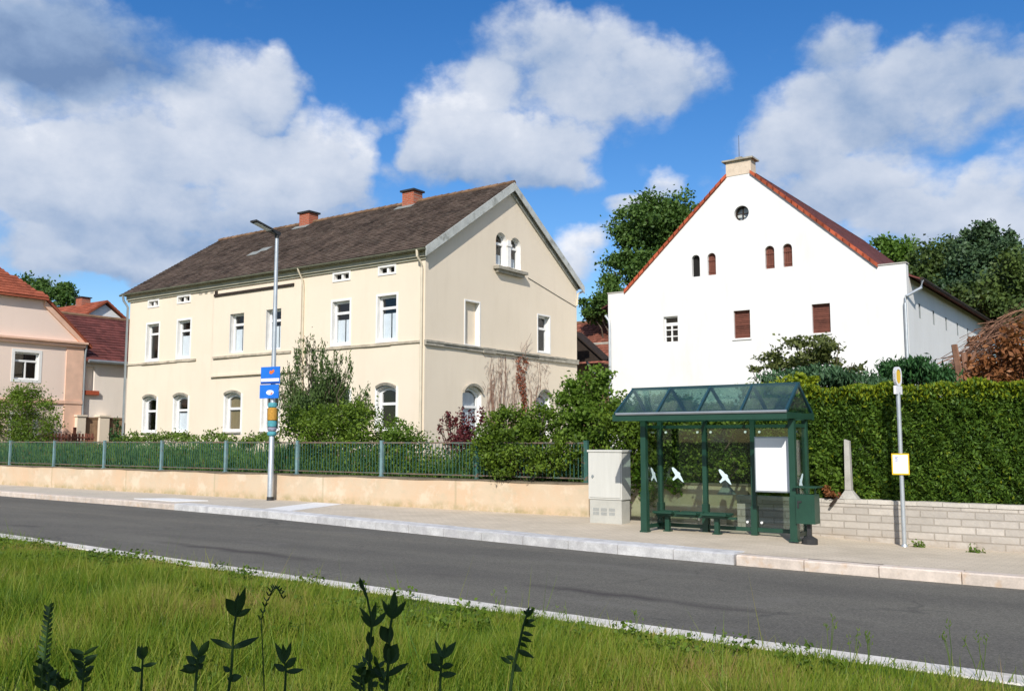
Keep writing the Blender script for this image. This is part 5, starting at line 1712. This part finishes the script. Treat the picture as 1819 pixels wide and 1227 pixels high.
# ------------------------------------------------------------------ foreground sprigs
def leafblade(mb, a, b, w, curl=.12, n=5):
    a = V3(a); b = V3(b); d = b - a; L = d.length; d.normalize()
    view = (a - CAM).normalized()
    s = d.cross(view + V3((random.uniform(-.4, .4), random.uniform(-.4, .4), random.uniform(-.3, .3)))).normalized()
    nrm = s.cross(d)
    rows = []
    for i in range(n + 1):
        t_ = i / n
        c = a + d * (L * t_) + nrm * (curl * L * (t_ - t_ * t_) * 2)
        ww = w * math.sin(math.pi * min(1, .06 + t_ * .94) ** .85) * .5
        rows.append((c - s * ww + nrm * ww * .35, c, c + s * ww + nrm * ww * .35))
    vs = [p for r_ in rows for p in r_]
    fs = []
    for i in range(n):
        o = i * 3
        fs += [(o, o + 1, o + 4, o + 3), (o + 1, o + 2, o + 5, o + 4)]
    mb.add(vs, fs)

def sprig(label, dist, stem, leaves, r=.003, seed=0):
    random.seed(100 + seed)
    pts = [atd(x, y, dist) for x, y in stem]
    low = pts[0].copy(); low.z = -.12
    o = thing('sprig', label, 'plant stem', tuple(low), 'dark leafy stems rising at the bottom edge')
    mb = MB(); mb.tube([low + V3((random.uniform(-.05, .05), 0, 0))] + pts, [r * 1.5] + [r * (1.3 - .6 * i / len(pts)) for i in range(len(pts))], 6)
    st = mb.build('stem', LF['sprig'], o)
    mb = MB()
    for x0, y0, x1, y1, w in leaves:
        k = dist / FPX
        dz = random.uniform(-.02, .02)
        mb_b = atd(x1, y1, dist + dz)
        leafblade(mb, atd(x0, y0, dist), mb_b, w * k, random.uniform(.05, .2))
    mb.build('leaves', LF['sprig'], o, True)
    random.seed(200 + seed)

sprig('dark sprig with broad top leaves and one arching pair below, left of centre', 2.6, [(404, 1240), (411, 1190), (415, 1120), (421, 1082)],
      [(420, 1094, 401, 1062, 22), (421, 1092, 436, 1042, 14), (421, 1094, 424, 1050, 12), (421, 1094, 446, 1080, 11), (412, 1150, 372, 1133, 11), (412, 1150, 461, 1130, 12), (404, 1205, 430, 1200, 14), (408, 1192, 396, 1182, 10)], .0035, 1)
sprig('dark stem with a bud on its thin tip, left of the tall centre pair', 2.5, [(656, 1240), (657, 1150), (661, 1105), (652, 1060), (642, 1030)],
      [(661, 1110, 639, 1078, 10), (661, 1112, 668, 1068, 11), (661, 1112, 688, 1084, 11), (660, 1114, 640, 1092, 8), (657, 1145, 655, 1120, 12), (646, 1048, 639, 1024, 8), (652, 1062, 644, 1040, 6), (658, 1175, 652, 1150, 14), (657, 1150, 664, 1128, 9)], .003, 2)
sprig('dark stem topped by a fan of narrow leaves, right of the tall centre pair', 2.5, [(686, 1240), (690, 1170), (693, 1115), (697, 1092)],
      [(697, 1098, 679, 1064, 11), (697, 1096, 701, 1047, 15), (697, 1098, 722, 1066, 12), (697, 1100, 690, 1070, 9), (690, 1140, 676, 1110, 22), (691, 1142, 695, 1110, 16), (688, 1178, 706, 1142, 30), (689, 1178, 686, 1140, 24), (686, 1200, 727, 1176, 12), (684, 1198, 640, 1192, 16)], .0035, 3)
sprig('short dark sprig of pointed leaves to the right of the tall centre pair', 2.6, [(780, 1245), (784, 1180), (787, 1165)],
      [(787, 1168, 772, 1134, 9), (787, 1168, 811, 1138, 14), (787, 1168, 790, 1140, 8), (785, 1180, 765, 1160, 22), (785, 1184, 806, 1180, 12), (783, 1190, 757, 1178, 12), (782, 1198, 812, 1196, 12)], .003, 4)
sprig('leaning fern like stem with leaflets along one side, right of centre', 2.6, [(904, 1245), (912, 1185), (921, 1150), (930, 1110), (938, 1085)],
      [(936, 1092, 930, 1083, 6), (935, 1096, 949, 1078, 8), (933, 1104, 952, 1100, 7), (931, 1110, 952, 1112, 8), (928, 1122, 948, 1128, 8), (925, 1132, 946, 1140, 9), (922, 1142, 938, 1150, 8), (918, 1154, 950, 1168, 10), (912, 1170, 898, 1165, 9), (910, 1180, 928, 1192, 14), (908, 1178, 888, 1165, 8), (936, 1090, 941, 1076, 6), (930, 1112, 938, 1098, 7)], .0035, 5)
sprig('low dark rosette of upright leaves between the left sprig and the centre pair', 2.6, [(505, 1245), (508, 1190), (505, 1172)],
      [(505, 1178, 488, 1140, 12), (505, 1176, 518, 1138, 10), (505, 1178, 502, 1142, 10), (507, 1185, 527, 1166, 14), (508, 1192, 540, 1188, 10), (506, 1190, 486, 1178, 12)], .003, 6)
sprig('small dark upright sprig near the lower left of the verge', 2.6, [(250, 1245), (253, 1180), (254, 1165)],
      [(254, 1170, 245, 1146, 14), (254, 1170, 260, 1146, 12), (254, 1172, 252, 1144, 10), (253, 1182, 280, 1176, 8), (252, 1190, 232, 1184, 10)], .003, 7)
sprig('dense dark sprig with a ragged top left of the tall arching sprig', 2.6, [(345, 1245), (350, 1185), (352, 1160)],
      [(352, 1168, 340, 1134, 12), (352, 1166, 372, 1136, 14), (351, 1176, 330, 1164, 14), (351, 1176, 366, 1162, 12), (350, 1186, 325, 1182, 14), (350, 1186, 362, 1178, 12), (348, 1192, 318, 1190, 12)], .0035, 8)
fe = []
for k in range(14):
    y = 1200 - k * 9; x = 76 + k * .9
    fe += [(x, y, x - 16 + k * .5, y - 10, 6), (x, y - 4, x + 14 - k * .5, y - 14, 6)]
sprig('feathery dark stem with many small leaflets at the lower left corner', 2.5, [(72, 1245), (78, 1185), (84, 1120), (89, 1078)], fe + [(88, 1088, 80, 1074, 8), (88, 1086, 96, 1076, 8)], .003, 9)
fe = []
for k in range(16):
    y = 1200 - k * 3.4; x = 149
    fe += [(x, y + 10, x + (13 + k) * (-1) ** k, y + 2 - (k % 3) * 4, 8)]
sprig('low dark tangle of leaves along the bottom edge between the left stems', 2.5, [(145, 1250), (148, 1200), (150, 1180)], fe, .003, 10)
fe = []
for k in range(12):
    t_ = k / 11
    x = 463 + 40 * t_; y = 1100 - 55 * math.sin(t_ * 2.4)
    fe += [(x, y, x - 5, y - 9, 3), (x, y, x + 6, y - 7, 3)]
sprig('faint thin weed stem arching over the verge right of the tall left sprig', 2.9, [(470, 1240), (466, 1140), (464, 1100), (474, 1066), (490, 1044), (505, 1050)], fe, .0016, 11)

for k_, (bx_, n_, h0_, lab) in enumerate(((100, 4, 46, 'tuft of dark leafy shoots in the lower left corner beside the feathery stem'),
                                    (668, 4, 52, 'tuft of dark shoots crowding the foot of the tall centre pair'))):
    random.seed(300 + k_)
    dist = 2.45 + .1 * (k_ % 3)
    low = atd(bx_, 1240, dist); low.z = -.12
    o = thing('sprig', lab, 'plant stem', tuple(low), 'dark leafy stems rising at the bottom edge')
    ms, ml = MB(), MB()
    for q in range(n_):
        x = bx_ + random.uniform(-34, 34); dd = dist + random.uniform(-.12, .12); h = h0_ * random.uniform(.55, 1.15)
        lean = random.uniform(-18, 18)
        top = atd(x + lean, 1225 - h, dd); mid = atd(x + lean * .3, 1225 - h * .4, dd); bot = atd(x, 1245, dd)
        ms.tube([low + V3((random.uniform(-.04, .04), random.uniform(-.04, .04), 0)), bot, mid, top], [.004, .0035, .0028, .0015], 5)
        m_ = random.randint(5, 9)
        for e in range(m_):
            t_ = .15 + .85 * e / (m_ - 1)
            x0 = x + lean * t_; y0 = 1230 - h * t_
            a_ = random.uniform(.2, 1.2) * (1 if e % 2 else -1)
            l_ = random.uniform(14, 32) * (1.1 - .5 * t_)
            leafblade(ml, atd(x0, y0, dd), atd(x0 + l_ * math.sin(a_), y0 - l_ * math.cos(a_), dd + random.uniform(-.03, .03)), random.uniform(6, 13) * dd / FPX, random.uniform(.1, .35))
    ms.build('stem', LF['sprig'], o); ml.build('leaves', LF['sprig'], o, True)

# shrub added out of view behind the camera to throw shade over the stems
random.seed(77)
tree('added_shade_shrub', 'tall shrub added unseen behind the viewpoint to shade the near stems', 'shrub', (1.2, -2.6, -.1), .08,
     [((.2, -2.2, 2.2), (1.7, .9, 1.6)), ((1.6, -2.4, 3.2), (1.7, .9, 1.5)), ((-.8, -2.0, 3.4), (1.4, .8, 1.1)), ((.5, -2.2, 4.4), (1.5, .8, 1.0)), ((2.6, -2.6, 4.0), (1.4, .9, 1.3))], 7000, .2, 'forest', None, stem='branches', crown='foliage')

# ------------------------------------------------------------------ light and sky
AZ, EL = D(28), D(35)
to_sun = V3((math.sin(AZ) * math.cos(EL), -math.cos(AZ) * math.cos(EL), math.sin(EL)))
sun = bpy.data.lights.new('sun', 'SUN')
sun.energy = 3.75; sun.angle = D(.53); sun.color = (1, .955, .88)
so = bpy.data.objects.new('sun', sun); COL.objects.link(so)
so.rotation_euler = to_sun.to_track_quat('Z', 'Y').to_euler()
so.location = (10, -20, 30)

wd = bpy.data.worlds.new('World'); SC.world = wd
wd.use_nodes = True
nt = wd.node_tree; nt.nodes.clear()
W = NT.__new__(NT); W.nt = nt; W.out = nt.nodes.new('ShaderNodeOutputWorld')
sky = W.n('ShaderNodeTexSky', sky_type='NISHITA')
sky.sun_disc = False; sky.sun_elevation = EL; sky.sun_rotation = math.atan2(to_sun.x, to_sun.y)
sky.air_density = 1.0; sky.dust_density = .35; sky.ozone_density = 2.2
dirv = W.n('ShaderNodeTexCoord').outputs['Generated']
sp = W.n('ShaderNodeSeparateXYZ', {0: dirv})
azn = W.math('MULTIPLY', W.n('ShaderNodeMath', {0: sp.outputs[0], 1: sp.outputs[1]}, operation='ARCTAN2').outputs[0], 180 / math.pi)
eln = W.math('MULTIPLY', W.math('ARCSINE', sp.outputs[2]), 180 / math.pi)
uv = W.n('ShaderNodeCombineXYZ', {0: azn, 1: eln, 2: 0.}).outputs[0]
def vm(op, a, b=None, s=None):
    ins = {0: a}
    if b is not None: ins[1] = b
    if s is not None: ins[3] = s
    x = W.n('ShaderNodeVectorMath', ins, operation=op)
    return x.outputs['Value'] if op in ('DOT_PRODUCT', 'LENGTH') else x.outputs[0]
wn = W.n('ShaderNodeTexNoise', {'Vector': vm('MULTIPLY', uv, (.10, .13, 1)), 'Scale': 1., 'Detail': 3., 'Roughness': .5})
wn2 = W.n('ShaderNodeTexNoise', {'Vector': vm('MULTIPLY', uv, (.42, .5, 1)), 'Scale': 1., 'Detail': 4., 'Roughness': .55})
warp = vm('ADD', vm('MULTIPLY', vm('SUBTRACT', wn.outputs['Color'], (.5, .5, .5)), (7, 5, 0)), vm('MULTIPLY', vm('SUBTRACT', wn2.outputs['Color'], (.5, .5, .5)), (2.6, 2.2, 0)))
uvw = vm('ADD', uv, warp)
def azel(px, py):
    d = ray(px, py).normalized()
    return math.degrees(math.atan2(d.x, d.y)), math.degrees(math.asin(d.z))
CL = [  # where each bank of cloud stands in the sky, its size, how thick, how lit
 (140, 70, 190, 85, 1.0, -.9), (60, 130, 120, 60, .8, -.8), (250, 230, 150, 90, 1.0, .1), (430, 165, 115, 105, 1.0, -.1), (500, 110, 50, 50, .5, .2), (585, 265, 92, 92, 1.15, .5), (420, 300, 200, 80, 1.1, .3),
 (150, 330, 150, 90, 1.0, .2), (330, 400, 260, 55, 1.0, -.5), (90, 420, 130, 80, .9, .1), (560, 380, 120, 50, .8, -.4), (70, 480, 60, 50, .6, .1), (220, 450, 120, 40, .7, -.2),
 (820, 205, 105, 95, 1.1, .3), (920, 95, 110, 85, .9, -.1), (900, 265, 165, 60, 1.1, .2), (1080, 110, 130, 85, 1.0, .0), (1210, 120, 80, 65, .8, -.1), (1000, 205, 80, 70, .8, .1), (820, 300, 130, 40, .8, -.3), (980, 300, 90, 40, .8, -.2), (1120, 190, 90, 50, .5, .0),
 (685, 220, 32, 30, .55, .2), (1040, 450, 60, 62, 1.1, .6), (1130, 352, 62, 28, .8, .1), (1205, 315, 36, 34, .6, .2), (1180, 370, 60, 24, .7, -.1),
 (1400, 215, 100, 85, 1.0, .2), (1440, 300, 150, 90, .9, -.1), (1520, 140, 110, 95, .8, -.4), (1650, 170, 140, 85, .9, -.2), (1560, 340, 150, 70, .9, .1), (1780, 340, 80, 75, .9, .1), (1480, 60, 80, 50, .6, -.5), (1640, 400, 140, 50, .8, .0), (1740, 80, 100, 70, .7, -.4), (1760, 440, 80, 60, .8, .3),
 (300, 470, 200, 30, .5, .1), (650, 330, 80, 60, .45, -.2), (1120, 400, 80, 40, .5, .2), (1600, 430, 200, 40, .5, .2),
 (-120, 250, 180, 120, 1.0, .1), (-100, 20, 160, 100, .9, -.5), (1950, 150, 160, 110, .9, -.2), (700, -140, 300, 90, .9, -.4), (1300, -170, 280, 90, .9, -.2), (250, -160, 250, 90, .9, -.6),
]
dens = None; lit = None
K = 1660 * math.pi / 180
for px, py, rx, rz, wgt, lt in CL:
    a, e = azel(px, py)
    ce = math.cos(math.radians(e))
    ra, re = rx / K / ce * 1.13, rz / K * 1.13
    q = vm('MULTIPLY', vm('SUBTRACT', uvw, (a, e, 0)), (1 / ra, 1 / re, 0))
    d2 = vm('DOT_PRODUCT', q, q)
    m_ = W.math('MULTIPLY', W.math('SUBTRACT', 1.0, d2, True), wgt)
    qs = W.n('ShaderNodeSeparateXYZ', {0: q}).outputs[1]
    l_ = W.math('MULTIPLY', m_, W.math('ADD', W.math('MULTIPLY', qs, .75), lt))
    dens = m_ if dens is None else W.math('ADD', dens, m_)
    lit = l_ if lit is None else W.math('ADD', lit, l_)
fb = W.n('ShaderNodeTexNoise', {'Vector': vm('MULTIPLY', uv, (.16, .22, 1)), 'Scale': 1., 'Detail': 8., 'Roughness': .58}).outputs['Fac']
fb2 = W.n('ShaderNodeTexNoise', {'Vector': vm('MULTIPLY', uv, (.55, .7, 1)), 'Scale': 1., 'Detail': 7., 'Roughness': .6}).outputs['Fac']
# clouds outside the banks listed above, over the rest of the sky
az_off = W.math('ABSOLUTE', W.math('ADD', azn, 35.6))
rest = W.math('MAXIMUM', W.rng(az_off, 36, 50, 0, 1), W.rng(eln, 30, 40, 0, 1))
dens = W.math('ADD', dens, W.math('MULTIPLY', rest, W.rng(fb, .42, .62, 0, 1.0)))
edge = W.math('ADD', dens, W.math('ADD', W.rng(fb, .25, .75, -.34, .34), W.rng(fb2, .25, .75, -.18, .18)))
alpha = W.n('ShaderNodeMapRange', {0: edge, 1: .16, 2: 1.05, 3: 0., 4: .97}, interpolation_type='SMOOTHSTEP').outputs[0]
ln_ = W.math('DIVIDE', lit, W.math('ADD', dens, .15))
shade = W.math('ADD', W.math('ADD', .58, W.math('MULTIPLY', ln_, .58)), W.math('ADD', W.rng(fb, .3, .7, -.16, .16), W.rng(fb2, .3, .7, -.07, .07)))
ccol = W.n('ShaderNodeValToRGB', {0: shade})
cr = ccol.color_ramp
stops = [(.0, (.14, .22, .38)), (.28, (.25, .34, .50)), (.58, (.43, .49, .60)), (.85, (.56, .60, .68)), (1.0, (.70, .72, .77))]
while len(cr.elements) < len(stops): cr.elements.new(.5)
for e_, (p_, c_) in zip(cr.elements, stops):
    e_.position = p_; e_.color = (*c_, 1)
SKYK = .085
skyc = W.n('ShaderNodeHueSaturation', {'Hue': .509, 'Saturation': 1.38, 'Value': 1.27, 'Fac': 1., 'Color': sky.outputs[0]}).outputs[0]
cloudc = W.n('ShaderNodeVectorMath', {0: ccol.outputs[0], 3: 1.0 / SKYK}, operation='SCALE').outputs[0]
colr = W.mix(alpha, skyc, cloudc)
bg = W.n('ShaderNodeBackground', {0: colr, 1: SKYK})
nt.links.new(bg.outputs[0], W.out.inputs[0])
wd.cycles.sampling_method = 'MANUAL'; wd.cycles.sample_map_resolution = 512

# ------------------------------------------------------------------ render settings
SC.view_settings.view_transform = 'Standard'
SC.view_settings.look = 'None'
SC.view_settings.exposure = 0.35
SC.view_settings.gamma = 1.0
SC.render.engine = 'CYCLES'
SC.cycles.use_denoising = True
SC.cycles.max_bounces = 6
SC.cycles.transparent_max_bounces = 12
SC.cycles.caustics_reflective = False
SC.cycles.caustics_refractive = False
